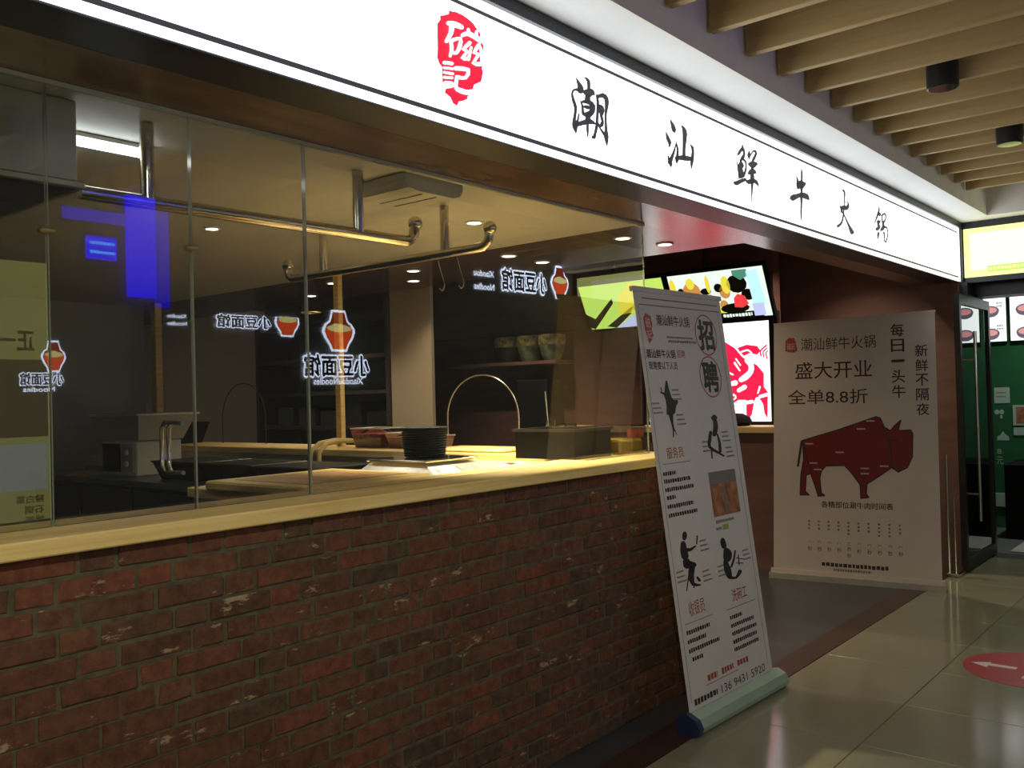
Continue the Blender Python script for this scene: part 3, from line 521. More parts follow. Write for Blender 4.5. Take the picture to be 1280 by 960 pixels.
# ---- corridor ceiling
ce = struct('ceiling', MB().box(-1.733, 1.2, -1.5, 8.225, 3.28, 3.4), 'plenum', label='corridor ceiling with hanging wooden slats')
struct('ceiling_border', MB().box(-2.17, -1.745, -1.5, 8.6, 2.879, 3.4).box(-1.745, 1.2, 8.237, 8.6, 2.879, 3.4), 'whiteceil', label='white ceiling border lit by the sign')
struct('ceiling_edge', MB().box(-1.745, -1.733, -1.5, 8.237, 2.879, 3.4).box(-1.733, 1.2, 8.225, 8.237, 2.879, 3.4), 'ledge', label='grey raised edge of the ceiling border')
sm = MB().box(-1.72, 1.19, -0.019, 0.019, 2.97, 3.19, bev=0.003)
sme = bpy.data.meshes.new('slat'); sme.from_pydata(sm.v, [], sm.f); sme.materials.append(M['slat'])
for k in range(-12, 13):
    o = bpy.data.objects.new('slat', sme); COL.objects.link(o); o.parent = ce
    o.location = (0, 3.405 + 0.342*k, 0)

# ---- wall on the other side of the corridor (seen only as a reflection)
struct('wall_opposite', MB().box(1.2, 1.35, -1.5, 12.0, 0, 3.4), 'oppwall', label='grey wall across the corridor')

# ---- soffit under the sign, ceilings inside the shop
struct('ceiling_soffit', MB().box(-2.452, -2.172, -1.5, 5.0, ZS, ZS+0.06).box(-2.355, -2.172, 5.0, 8.35, ZS, ZS+0.06), 'brown', label='brown laminate soffit behind the sign')
struct('ceiling_kitchen', MB().box(-7.6, -2.452, 0.3, 4.03, ZS, ZS+0.06), 'beige', label='beige ceiling over the open kitchen')
struct('ceiling_passage', MB().box(-9.5, -2.452, 4.03, 5.0, ZS+0.001, ZS+0.6), 'brownceil', label='glossy dark ceiling strip with downlights')
struct('ceiling_dining', MB().box(-9.5, -2.30, 5.0, 8.5, 2.95, 3.05).box(-2.355, -2.30, 5.0, 8.35, ZS+0.06, 2.95), 'darkupper', label='dark raised ceiling over the cashier area')
struct('trim_2', MB().box(-2.470, -2.440, 0.3, 4.03, ZS-0.012, ZS-0.001), 'beige', label='pale strip along the top of the glass')

# ---- brick half wall
wf = struct('wall_front', MB().box(-2.50, -2.2805, -0.4, 4.10, 0.0, 1.146), 'mortar', label='weathered red brick half wall under the window')
COURSE = 1.146/18
def brick_mesh(l):
    mb = MB().box(-0.012, 0.010, 0.0065, l-0.0065, 0.0065, COURSE-0.0055, bev=0.0035)
    out = []
    for v in mb.v:
        out.append((v[0]+random.uniform(-.0015,.001), v[1]+random.uniform(-.0035,.0035), v[2]+random.uniform(-.0025,.0025)))
    me = bpy.data.meshes.new('brick'); me.from_pydata(out, [], mb.f); me.materials.append(M['brick']); return me
LONG = [brick_mesh(0.205) for _ in range(5)]
SHORT = [brick_mesh(0.102) for _ in range(5)]
CUT = {}
rest = MB()
rb = random.Random(3)
nb = 0
for c in range(18):
    z = c*COURSE
    y = -0.4 + (0.0 if c % 2 else 0.051)
    long_next = rb.random() < 0.5
    if c % 2 == 0:
        rest.box(-2.297, -2.275, -0.395, y-0.005, z+0.005, z+COURSE-0.004)
    while y < 4.09:
        L_ = 0.205 if long_next else 0.102
        if rb.random() < 0.82: long_next = not long_next
        # the frame cuts the wall off below a slanting line; what lies under it is kept as one mesh
        in_view = y + L_ > 0.9 + (1.146 - z - 0.2)*1.95 - 0.15
        if y + L_ > 4.10: L_ = 4.10 - y
        if L_ < 0.03: break
        if in_view and L_ in (0.205, 0.102) and nb < 300:
            o = bpy.data.objects.new('brick', rb.choice(LONG if L_ == 0.205 else SHORT)); COL.objects.link(o); o.parent = wf
            o.location = (XB - 0.010 + rb.uniform(-0.003, 0.003), y, z); nb += 1
        else:
            rest.box(-2.297, -2.275 + rb.uniform(-0.003, 0.002), y+0.005, y+L_-0.005, z+0.005, z+COURSE-0.004)
        y += L_
make('brick_rest', rest, 'brick', wf, kind='stuff')

# ---- walls inside
struct('wall_back', MB().box(-7.6, -7.5, 0.3, 4.02, 0, ZS), 'greywall', label='grey back wall of the kitchen')
struct('wall_left', MB().box(-7.6, -2.5, 0.2, 0.3, 0, ZS), 'greywall', label='grey side wall of the kitchen')
struct('wall_end', MB().box(-6.0, -1.99, 8.35, 8.5, 0, 2.95), 'wallbrown', label='dark brown wall behind the bison banner')
struct('wall_partition', MB().box(-9.5, -3.30, 7.56, 7.7, 0, 2.95), 'redwood', label='dark red wooden wall behind the kitchen')
struct('wall_passage', MB().box(-9.5, -7.30, 5.0, 5.12, 0, ZS), 'beigewall', label='beige wall across the passage')
struct('wall_passage_pier', MB().box(-5.43, -4.97, 5.0, 5.03, 0, ZS+0.0), 'beigewall', label='narrow beige wall pier beyond the kitchen')
struct('wall_far', MB().box(-9.6, -9.5, 3.8, 7.7, 0, 2.95), 'redwood', label='dark wall at the far end of the passage')
struct('wall_half', MB().box(-7.5, -2.52, 3.74, 4.04, 0, 1.146), 'offwhite', label='low white wall between kitchen and passage')

# ================================================================ SHOP SIGN
sg = thing('shop_sign', (-2.08, 3.7, ZS), 'long white backlit shop sign with black brush lettering over the window', 'sign')
make('sign_box', MB().box(-2.17, -1.994, -1.5, 8.42, ZS, 2.878), 'navy', sg)
make('top_rail', MB().box(-1.994, -1.972, -1.5, 8.42, 2.829, 2.878), 'navy', sg)
make('end_rail', MB().box(-1.994, -1.972, 8.40, 8.42, ZS, 2.829), 'navy', sg)
make('light_face', MB().box(-1.9935, XS, -1.5, 8.40, ZS+0.006, 2.829), 'signwhite', sg)
SF = Frame((XS, 0, 0), (0, 1, 0), (0, 0, 1))
make('border_line', rect(MB(), SF, -1.5, 8.33, 2.779, 2.793, 0.002), 'signink', sg)
make('border_line', rect(MB(), SF, -1.5, 8.33, 2.398, 2.414, 0.002), 'signink', sg)
for k in range(6):
    make('brush_character', trace(MB(), SF, TRACE['c%d' % k], 0.003), 'signink', sg, label='black brush character on the white sign')
lg = make('seal_logo', polyface(MB(), SF, [(TRACE['logo_red'][0][i]/1000, TRACE['logo_red'][0][i+1]/1000) for i in range(0, len(TRACE['logo_red'][0]), 2)], 0.002), 'signred', sg, label='red seal logo with two white characters')
make('seal_character', trace(MB(), SF, TRACE['logo_white'], 0.004), 'signwhite', lg)
mk = MB()
for v in (2.745, 2.73, 2.45, 2.44): rect(mk, SF, 8.335, 8.36, v, v+0.008, 0.002)
make('small_print', mk, 'inkgrey', sg)

# ================================================================ COUNTER AND WINDOW
ct = make('window_counter', MB().box(-2.60, -2.238, -0.4, 4.12, 1.1465, ZC, bev=0.004), 'pine', label='pale pine counter board on top of the brick wall', cat='counter', origin=(-2.4, 1.9, 1.146))
st_ = make('partition_sill', MB().box(-7.5, -2.605, 3.70, 4.12, 1.1465, ZC, bev=0.004), 'pine_x', label='pine sill board along the back of the kitchen', cat='sill', origin=(-5, 3.9, 1.146))

def pane(name, y0, y1, label):
    mb = MB()
    x0, x1, z0, z1 = XG-0.005, XG+0.005, ZC+0.001, ZS-0.013
    V = [(x0,y0,z0),(x1,y0,z0),(x1,y1,z0),(x0,y1,z0),(x0,y0,z1),(x1,y0,z1),(x1,y1,z1),(x0,y1,z1)]
    mb.add(V, [(1,2,6,5)], 0); mb.add(V, [(3,0,4,7)], 1); mb.add(V, [(0,3,2,1),(4,5,6,7),(0,1,5,4),(2,3,7,6)], 2)
    o = make(name, mb, ['glass', 'glassback', 'glassedge'], label=label, kind='structure')
    return o
pane('window_1', 0.32, 1.047, 'leftmost frameless glass pane over the counter')
w2 = pane('window_2', 1.053, 1.462, 'glass service window pane with a steel handle')
pane('window_3', 1.468, 1.878, 'narrow glass pane beside the service window')
pane('window_4', 1.886, 4.02, 'large glass pane at the right end of the counter')
# steel pull handles on the inside of the service pane
for x_h in (-2.575, -2.535):
    y_h = 1.428
    pth = [(XG-0.005, y_h, 1.300), (x_h+0.018, y_h, 1.297), (x_h, y_h, 1.315), (x_h, y_h, 1.37), (x_h, y_h, 1.430), (x_h+0.018, y_h, 1.448), (XG-0.005, y_h, 1.445)]
    make('pull_handle', MB().tube(pth, 0.0065, 10), 'chrome', w2, smooth=True)
for y, lb in ((1.050, 'brass clamp between the two leftmost panes'), (1.465, 'brass clamp at the edge of the service window')):
    make('glass_clamp', MB().box(XG-0.016, XG+0.014, y-0.020, y+0.020, 1.958, 1.974, bev=0.006), 'patch', label=lb, cat='clamp', smooth=True)

# glass partition post and trims at the back of the kitchen
make('window_post', MB().box(-4.90, -4.845, 3.99, 4.03, ZC, ZS-0.002, bev=0.004), 'pine', label='slim pale wooden post standing on the back sill', cat='post')
make('corner_post', MB().box(-7.30, -7.22, 3.97, 4.03, ZC, ZS-0.002, bev=0.004), 'pine', label='pale corner post at the far left of the kitchen', cat='post')
# ================================================================ KITCHEN
# steel rails hung from the ceiling
def rail(label, path, drops, tips):
    r = thing('hanging_rail', drops[0], label, 'rail')
    make('bar', MB().tube(path, 0.021, 14), 'steel', r, smooth=True)
    for d in drops:
        make('drop_post', MB().tube([d, (d[0], d[1], ZS-0.002)], 0.021, 14), 'steel', r, smooth=True)
    for t in tips:
        make('ball_tip', MB().ball(t, 0.030), 'steel', r, smooth=True)
    return r
def upturn(p, dy, dx):
    x, y, z = p
    return [(x+dx*a, y+dy*a, z+b) for a, b in ((0,0), (0.02,0.002), (0.04,0.012), (0.052,0.028), (0.056,0.05), (0.058,0.065))]
X1 = -2.62
rail('long polished steel rail running along the glass', [(X1,1.215,2.122)] + upturn((X1,2.50,2.128), 1, 0), [(X1,1.425,2.123), (X1,2.265,2.127)], [(X1,2.563,2.205)])
Y2 = 2.95
rail('short polished steel rail running back into the kitchen', list(reversed(upturn((-3.93,Y2,2.150), 0, -1))) + upturn((-2.62,Y2,2.150), 0, 1), [(-3.69,Y2,2.150), (-2.83,Y2,2.150)], [(-3.99,Y2,2.228), (-2.558,Y2,2.228)])
def hook(x, lb):
    z = 2.129
    p = [(x, Y2-0.022, z), (x, Y2, z+0.0235), (x, Y2+0.023, z+0.005)]
    p += [(x+0.01*i, Y2+0.023, z-0.028*i) for i in range(1, 5)]
    p += [(x+0.035, Y2+0.023, z-0.135), (x+0.022, Y2+0.023, z-0.142), (x+0.008, Y2+0.023, z-0.130)]
    make('s_hook', MB().tube(p, 0.0022, 6), 'steel', label=lb, cat='hook', smooth=True)
hook(-2.90, 'left thin steel hook on the short rail')
hook(-2.78, 'right thin steel hook on the short rail')
# strainer hanging at the back of the short rail
sn = thing('strainer', (-3.80, Y2, 1.95), 'small wire strainer hanging from the back rail', 'strainer')
cone = MB()
for k in range(14):
    a = 2*math.pi*k/14
    cone.tube([(-3.80+0.010*math.cos(a), Y2+0.010*math.sin(a), 2.127), (-3.80+0.05*math.cos(a), Y2+0.05*math.sin(a), 1.96)], 0.0012, 4)
make('wire_net', cone, 'wire', sn)
make('rim', MB().tube([(-3.80+0.05*math.cos(2*math.pi*k/20), Y2+0.05*math.sin(2*math.pi*k/20), 1.96) for k in range(21)], 0.003, 6), 'wirel', sn, smooth=True)

# range hood at the left
hd = thing('range_hood', (-2.85, 0.8, 2.10), 'dull grey steel range hood at the upper left', 'range hood')
make('hood_body', MB().box(-3.25, -2.56, 0.32, 1.185, 2.135, ZS-0.002, bev=0.004), 'hood', hd)
make('hood_lip', MB().box(-3.27, -2.545, 0.32, 1.20, 2.115, 2.134, bev=0.003), 'hood', hd)
make('grease_tray', MB().frustum((-3.10, -2.70, 0.33, 0.85, 2.02), (-3.25, -2.56, 0.32, 1.18, 2.114)), 'navy', hd)

# vent box on the ceiling
ac = thing('ceiling_vent', (-2.65, 2.6, 2.30), 'white rounded vent box under the kitchen ceiling with two dark slots', 'vent')
prof = [(2.40, ZS-0.002), (2.40, 2.335), (2.42, 2.310), (2.46, 2.302), (2.66, 2.302), (2.70, 2.312), (2.72, 2.335), (2.72, ZS-0.002)]
b = MB()
V = [(-2.80, y, z) for y, z in prof] + [(-2.50, y, z) for y, z in prof]
n_ = len(prof)
b.add(V, [tuple(range(n_)), tuple(range(2*n_-1, n_-1, -1))] + [(i, (i+1) % n_, n_+(i+1) % n_, n_+i) for i in range(n_)])
make('casing', b, 'beige', ac)
make('slot', MB().box(-2.77, -2.53, 2.51, 2.518, 2.2995, 2.3025), 'inkgrey', ac)
make('slot', MB().box(-2.77, -2.53, 2.59, 2.598, 2.2995, 2.3025), 'inkgrey', ac)

# ceiling tube lamp
tl = thing('tube_lamp', (-2.86, 1.4, 2.33), 'bright white tube lamp under the kitchen ceiling', 'lamp')
make('tube', MB().tube([(-2.86,1.22,2.338), (-2.86,1.555,2.338)], 0.013, 12), 'tube', tl, smooth=True)
make('lamp_holder', MB().box(-2.878, -2.842, 1.205, 1.575, 2.352, ZS-0.002), 'white', tl)

# downlights
def downlight(x, y, z, label, group, power=0.0, r=0.04, col=(1.0, 0.80, 0.55), blend=0.8, size=120):
    t = thing('recessed_downlight', (x, y, z), label, 'downlight', group)
    make('trim_ring', MB().lathe((x, y, z), [(r+0.012, -0.001), (r+0.012, -0.006), (r, -0.007), (r-0.002, -0.001)], 20), 'white', t, smooth=True)
    make('lens', MB().lathe((x, y, z), [(r-0.003, -0.006), (r-0.004, -0.002)], 20), 'lampw', t)
    if power > 0:
        ld = bpy.data.lights.new('downlight_beam', 'SPOT'); ld.energy = power; ld.color = col
        ld.spot_size = math.radians(size); ld.spot_blend = blend; ld.shadow_soft_size = 0.03
        lo = bpy.data.objects.new('downlight_beam', ld); COL.objects.link(lo); lo.parent = t
        lo.location = (0, 0, -0.012)
    return t
G1 = 'downlights in the dark passage ceiling'
ords = ['nearest the glass corner', 'second from the glass corner', 'third from the glass corner', 'fourth from the glass corner', 'fifth from the glass corner']
for i, x in enumerate((-2.743, -3.574, -4.417, -5.26)):
    downlight(x, 4.29, ZS, 'glowing downlight in the front passage row, ' + ords[i], G1, 24.0 if i else 9.0)
for i, x in enumerate((-2.691, -3.60, -4.80, -6.0)):
    downlight(x, 4.66, ZS, 'glowing downlight in the rear passage row, ' + ords[i], G1, 24.0 if i else 9.0)
downlight(-3.976, 2.494, ZS, 'single downlight in the kitchen ceiling behind the long rail', None, 26.0, r=0.03, col=(1.0, 0.97, 0.9))
# warm work lamp over the counter
downlight(-3.0, 3.34, ZS, 'warm downlight over the right end of the kitchen counter', None, 310.0, r=0.035, col=(1.0, 0.84, 0.58), size=88, blend=0.7)

G3 = 'downlights in the raised dining ceiling'
downlight(-3.5, 6.15, 2.95, 'downlight in the raised ceiling before the cashier counter', G3, 50.0, size=110)
downlight(-5.6, 6.3, 2.95, 'unseen added downlight in the raised ceiling before the painted jars', G3, 150.0, size=110)  # added out of view to brighten the dark red wall
downlight(-2.75, 7.6, 2.95, 'unseen added downlight in the raised ceiling behind the bison banner', G3, 85.0, size=110)  # added out of view to brighten the brown end wall
# worktop behind the glass
make('worktop', MB().box(-3.45, -2.606, 2.02, 3.695, 1.118, 1.158, bev=0.004), 'pine_x', label='pale wooden worktop just behind the counter', cat='worktop')
wb = thing('worktop_cabinet', (-3.0, 2.9, 0), 'cabinet under the wooden worktop inside the window', 'cabinet')
make('carcass', MB().box(-3.40, -2.62, 2.05, 3.69, 0.0, 1.117), 'steelp', wb)
cb = thing('cutting_board', (-2.9, 2.3, 1.158), 'thick wooden cutting board with a worn brown top', 'cutting board')
make('board', MB().box(-3.25, -2.62, 1.98, 2.62, 1.1585, 1.196, bev=0.008), 'pine', cb)
make('worn_top', MB().box(-3.16, -2.70, 2.06, 2.56, 1.1955, 1.198), 'board', cb)
kn = thing('knife', (-3.15, 2.75, 1.16), 'kitchen cleaver with a short black handle', 'knife')
make('handle', MB().tube([(-3.42,2.62,1.175), (-3.33,2.66,1.175)], 0.014, 10), 'blackp', kn, smooth=True)
make('blade', MB().box(-3.335, -3.255, 2.63, 2.695, 1.1585, 1.176), 'chrome', kn)

# scale with stack of black bowls
sc_ = thing('kitchen_scale', (-2.95, 2.92, 1.158), 'silver counter scale under the black bowls', 'scale')
make('scale_body', MB().frustum((-3.20, -2.66, 2.70, 3.10, 1.1585), (-3.15, -2.80, 2.76, 3.06, 1.215)), 'alu2', sc_)
make('weighing_plate', MB().box(-3.16, -2.78, 2.74, 3.08, 1.219, 1.232, bev=0.004), 'chrome', sc_)
SCF = Frame((-2.66, 2.70, 1.1585), (0, 1, 0), (-0.14, 0, 0.0565))
make('display', rect(MB(), SCF, 0.07, 0.19, 0.03, 0.11, 0.003), 'paper', sc_)
make('keypad', rect(MB(), SCF, 0.20, 0.32, 0.03, 0.11, 0.003), 'inkgrey', sc_)
G2 = 'black bowls stacked on the scale'
NB = 13
ordn = ['lowest', 'second', 'third', 'fourth', 'fifth', 'sixth', 'seventh', 'eighth', 'ninth', 'tenth', 'eleventh', 'twelfth', 'topmost']
for k in range(NB):
    z = 1.233 + 0.0105*k
    r0 = 0.096 + 0.0012*k
    prof = [(r0-0.022, 0.0), (r0-0.004, 0.003), (r0, 0.0085), (r0-0.002, 0.0098)]
    if k == NB-1: prof = prof + [(r0-0.012, 0.004), (0.05, 0.002)]
    lb = '%s black bowl in the stack on the scale' % ordn[k] if k in (0, NB-1) else '%s black bowl from the bottom of the stack on the scale' % ordn[k]
    make('black_bowl', MB().lathe((-2.97, 2.93, z), prof, 28), 'blackp', label=lb, cat='bowl', group=G2, smooth=True)

# tubs of red meat on the back sill
def tub(x, y, w_, d_, h, label, fill):
    t = thing('plastic_tub', (x, y, ZC), label, 'tub', 'clear plastic tubs on the back sill')
    make('tub_wall', MB().frustum((x-w_/2*.82, x+w_/2*.82, y-d_/2*.82, y+d_/2*.82, ZC+0.001), (x-w_/2, x+w_/2, y-d_/2, y+d_/2, ZC+h)), 'clearp', t)
    make('food', MB().frustum((x-w_/2*.80, x+w_/2*.80, y-d_/2*.80, y+d_/2*.80, ZC+0.003), (x-w_/2*.93, x+w_/2*.93, y-d_/2*.93, y+d_/2*.93, ZC+h*.72)), fill, t)
    make('rim', MB().tube([(x-w_/2,y-d_/2,ZC+h),(x+w_/2,y-d_/2,ZC+h),(x+w_/2,y+d_/2,ZC+h),(x-w_/2,y+d_/2,ZC+h),(x-w_/2,y-d_/2,ZC+h)], 0.004, 6), 'white', t)
tub(-4.47, 3.98, 0.30, 0.2, 0.125, 'clear tub of red meat nearest the wooden post', 'redfood')
tub(-4.18, 4.00, 0.26, 0.2, 0.095, 'shallow clear tub of red meat between tall tub and black bowls', 'redfood')
tub(-3.885, 3.90, 0.20, 0.18, 0.085, 'clear tub half hidden behind the black bowls', 'redfood')

# yellow hose-like cloths over the sill
for i, (dx, lb) in enumerate(((0.0, 'left yellow rubber hose draped over the back sill'), (0.07, 'right yellow rubber hose draped over the back sill'))):
    p = [(-4.80+dx, 4.02, 1.225), (-4.80+dx, 3.90, 1.235), (-4.79+dx, 3.76, 1.222), (-4.77+dx*1.2, 3.672, 1.17), (-4.75+dx*1.3, 3.650, 1.10), (-4.73+dx*1.5, 3.645, 1.02)]
    make('rubber_hose', MB().tube(p, 0.017, 10), 'yellowcloth', label=lb, cat='hose', smooth=True)

# wire arches
def arch(x0, x1, y, z0, z1, m_, lb):
    n = 20; p = [(x0, y, z0)]
    for k in range(n+1):
        a = math.pi*(1-k/n)
        p.append(((x0+x1)/2 + (x1-x0)/2*math.cos(a), y, z0 + (z1-z0)*0.42 + (z1-z0)*0.58*math.sin(a)))
    p.append((x1, y, z0))
    make('wire_arch', MB().tube(p, 0.0045, 8), m_, label=lb, cat='wire arch', smooth=True)
arch(-3.90, -3.33, 4.05, ZC+0.001, 1.63, 'wirel', 'thin bright wire arch standing on the back sill')
arch(-6.32, -5.75, 4.02, ZC+0.001, 1.65, 'wire', 'thin dark wire arch before the beige wall')
# round tray on sill, black box, glasses, sauce box, packet
make('serving_board', MB().box(-3.74, -3.20, 3.74, 3.99, ZC+0.0005, ZC+0.022, bev=0.01), 'pine', label='flat pale serving board under the wire arch', cat='board', smooth=True)
bx = thing('black_box', (-2.72, 3.62, ZC), 'black open box at the right end of the counter', 'box')
make('box_shell', MB().box(-2.88, -2.52, 3.47, 3.485, 1.191, 1.33).box(-2.88, -2.52, 3.765, 3.78, 1.191, 1.33).box(-2.88, -2.865, 3.485, 3.765, 1.191, 1.33).box(-2.535, -2.52, 3.485, 3.765, 1.191, 1.33).box(-2.865, -2.535, 3.485, 3.765, 1.191, 1.20), 'blackp', bx)
make('rim', MB().box(-2.89, -2.51, 3.46, 3.475, 1.322, 1.336).box(-2.89, -2.51, 3.775, 3.79, 1.322, 1.336).box(-2.89, -2.875, 3.475, 3.775, 1.322, 1.336).box(-2.525, -2.51, 3.475, 3.775, 1.322, 1.336), 'jardark', bx)
make('drinking_glass', MB().lathe((-3.06, 3.98, ZC+0.001), [(0.026,0),(0.032,0.01),(0.036,0.17),(0.034,0.17),(0.028,0.015)], 20), 'clearp', label='tall glass with amber tint behind the black box', cat='glass', smooth=True)
make('drinking_glass', MB().lathe((-2.94, 4.02, ZC+0.001), [(0.026,0),(0.032,0.01),(0.036,0.15),(0.034,0.15),(0.028,0.015)], 20), 'clearp', label='shorter clear glass behind the black box', cat='glass', smooth=True)
make('chopstick', MB().tube([(-3.05, 3.98, 1.21), (-3.075, 3.975, 1.52)], 0.0035, 6), 'wirel', label='thin pale stick leaning in the tall glass', cat='stick')
sx_ = thing('sauce_box', (-2.62, 3.95, ZC), 'clear box of yellow sauce beside the black box', 'box')
make('box_wall', MB().box(-2.75, -2.50, 3.84, 4.09, 1.191, 1.335, bev=0.01), 'clearp', sx_)
make('sauce', MB().box(-2.735, -2.515, 3.855, 4.075, 1.195, 1.262, bev=0.01), 'oil', sx_)
make('label_strip', MB().box(-2.499, -2.496, 3.90, 4.05, 1.275, 1.315), 'redfood', sx_)
pk = thing('snack_packet', (-2.75, 3.28, 1.158), 'small red and white packet on the worktop', 'packet')
make('wrapper', MB().frustum((-2.80, -2.70, 3.20, 3.36, 1.1585), (-2.77, -2.73, 3.22, 3.34, 1.185)), 'paper', pk)
make('red_print', MB().box(-2.775, -2.725, 3.23, 3.28, 1.1845, 1.187), 'inkred', pk)

# dark prep counter at the left
pc = thing('prep_counter', (-5.4, 3.35, 0), 'dark steel prep counter along the kitchen rear', 'counter')
make('counter_top', MB().box(-7.45, -3.60, 3.02, 3.69, 0.96, 1.0, bev=0.004), 'steelp', pc)
make('base_cabinet', MB().box(-7.42, -3.62, 3.06, 3.69, 0.0, 0.959), 'blackp', pc)
for k in range(5):
    make('cabinet_door', MB().box(-7.38+0.75*k, -6.67+0.75*k, 3.045, 3.059, 0.08, 0.93, bev=0.003), 'black', pc)
# microwave + bin
mw = thing('microwave', (-6.35, 3.36, 1.0), 'white microwave with dark door under the plastic bin', 'microwave')
make('case', MB().box(-6.62, -6.12, 3.20, 3.55, 1.001, 1.255, bev=0.01), 'white', mw)
make('door_window', MB().box(-6.59, -6.34, 3.19, 3.1995, 1.03, 1.23), 'blackp', mw)
make('control_panel', MB().box(-6.31, -6.15, 3.192, 3.1995, 1.03, 1.23), 'offwhite', mw)
make('knob', MB().tube([(-6.23,3.192,1.09),(-6.23,3.175,1.09)], 0.02, 14), 'white', mw, smooth=True)
make('knob', MB().tube([(-6.23,3.192,1.17),(-6.23,3.175,1.17)], 0.02, 14), 'white', mw, smooth=True)
bn_ = thing('plastic_bin', (-6.35, 3.36, 1.256), 'translucent white plastic bin on top of the microwave', 'bin')
make('bin_wall', MB().frustum((-6.62, -6.08, 3.20, 3.54, 1.257), (-6.70, -6.00, 3.16, 3.60, 1.43)), 'offwhite', bn_)
make('rim', MB().box(-6.72, -5.98, 3.14, 3.62, 1.43, 1.445, bev=0.004), 'white', bn_)
make('inside', MB().box(-6.66, -6.04, 3.19, 3.57, 1.4452, 1.447), 'jargreen', bn_)
# noodles and black bin on sill
nd = thing('noodle_bin', (-6.85, 3.9, ZC), 'black bin with pale noodles spilling out on the back sill', 'bin')
make('bin_shell', MB().frustum((-6.95, -6.62, 3.80, 4.02, ZC+0.001), (-6.98, -6.55, 3.78, 4.05, 1.36)), 'blackp', nd)
nl = MB(); rn = random.Random(5)
for k in range(70):
    a = rn.uniform(0, 6.28); q = Vector((-6.98 + rn.uniform(-.10,.10), 3.775 + rn.uniform(-.03,.03), 1.20 + rn.uniform(0,.10)))
    nl.tube([q, q+Vector((.05*math.cos(a),.02*math.sin(a),.025)), q+Vector((.09*math.cos(a+.5),.02,.0)), q+Vector((.11*math.cos(a+.9),.03,-.008))], 0.004, 5)
make('noodles', nl, 'noodle', nd, kind='stuff')
# black crates on the prep counter
for i, (x, lb) in enumerate(((-5.55, 'black crate under the back sill, nearest the noodles'), (-4.95, 'middle black crate under the back sill'), (-4.35, 'black crate under the back sill, below the yellow hoses'))):
    cr = thing('storage_crate', (x, 3.35, 1.0), lb, 'crate', 'black crates under the back sill')
    make('crate_shell', MB().frustum((x-.23, x+.23, 3.20, 3.52, 1.001), (x-.27, x+.27, 3.16, 3.56, 1.115)), 'blackp', cr)
    make('rim', MB().box(x-.28, x+.28, 3.15, 3.57, 1.115, 1.127, bev=0.003), 'jardark', cr)
# flour pile and bag
fp = MB().lathe((-6.75, 3.14, 1.0005), [(0.14,0),(0.12,0.012),(0.06,0.028),(0.004,0.034)], 22)
make('dough_pile', fp, 'noodle', label='low pile of pale dough strips at the counter edge', cat='dough', smooth=True)
make('meat_bag', MB().lathe((-7.0, 3.40, 1.0005), [(0.10,0),(0.14,0.05),(0.12,0.11),(0.05,0.15),(0.03,0.19)], 20), 'offwhite', label='pinkish plastic bag behind the dough', cat='bag', smooth=True)

# dark shelving beyond passage
sh = thing('dark_shelf', (-6.4, 5.3, 0), 'dark shelving unit in the passage recess', 'shelf')
make('side_panel', MB().box(-7.29, -7.25, 5.0, 5.5, 0, 2.3), 'darkupper', sh)
make('side_panel', MB().box(-5.50, -5.46, 5.0, 5.5, 0, 2.3), 'darkupper', sh)
make('back_panel', MB().box(-7.25, -5.50, 5.48, 5.5, 0, 2.3), 'navy', sh)
for z in (1.25, 1.55, 1.85, 2.15):
    make('shelf_board', MB().box(-7.25, -5.50, 5.02, 5.48, z, z+0.03), 'darkupper', sh)
rj = random.Random(9)
for i in range(5):
    make('shelf_box', MB().box(-7.1+.31*i, -6.86+.31*i, 5.1, 5.4, 1.281, 1.281+rj.uniform(.12,.22), bev=0.005), 'jardark', label='dark box on the passage shelf, %s from the left' % ['first','second','third','fourth','fifth'][i], cat='box', group='boxes on the dark shelf')

# painted jars on shelf
js = make('jar_shelf', MB().box(-6.9, -5.42, 7.18, 7.555, 1.815, 1.85), 'redwood', label='dark wooden shelf carrying the painted jars', cat='shelf')
for i, x in enumerate((-6.16, -5.86, -5.575)):
    jr = thing('painted_jar', (x, 7.34, 1.85), 'green and gold painted jar, %s on the rear shelf' % ('leftmost', 'middle', 'rightmost')[i], 'jar', 'painted jars on the rear shelf')
    make('belly', MB().lathe((x, 7.34, 1.851), [(0.075,0),(0.10,0.04),(0.12,0.10),(0.134,0.16)], 24), ['jardark', 'jargreen', 'jargreen'][i], jr, smooth=True)
    make('collar', MB().lathe((x, 7.34, 2.0115), [(0.135,0),(0.14,0.05),(0.135,0.10),(0.10,0.105)], 24), 'jar', jr, smooth=True)
make('trim_3', MB().box(-9.4, -5.1, 7.54, 7.56, 2.15, 2.165), 'brown', kind='structure', label='thin rail across the dark red wall')
make('reflection_panel', MB().box(-5.41, -4.62, 7.475, 7.555, 0.0, 2.30, bev=0.006), mats='redwood', label='broad reddish panel standing in for a reflection under the left screen', cat='panel')  # solid stand-in for the recruiting banner's reflection in the glass
make('dark_cupboard', MB().box(-6.0, -5.60, 7.27, 7.555, 0.0, 1.66, bev=0.006), 'black', label='black cupboard below the painted jars', cat='cupboard')

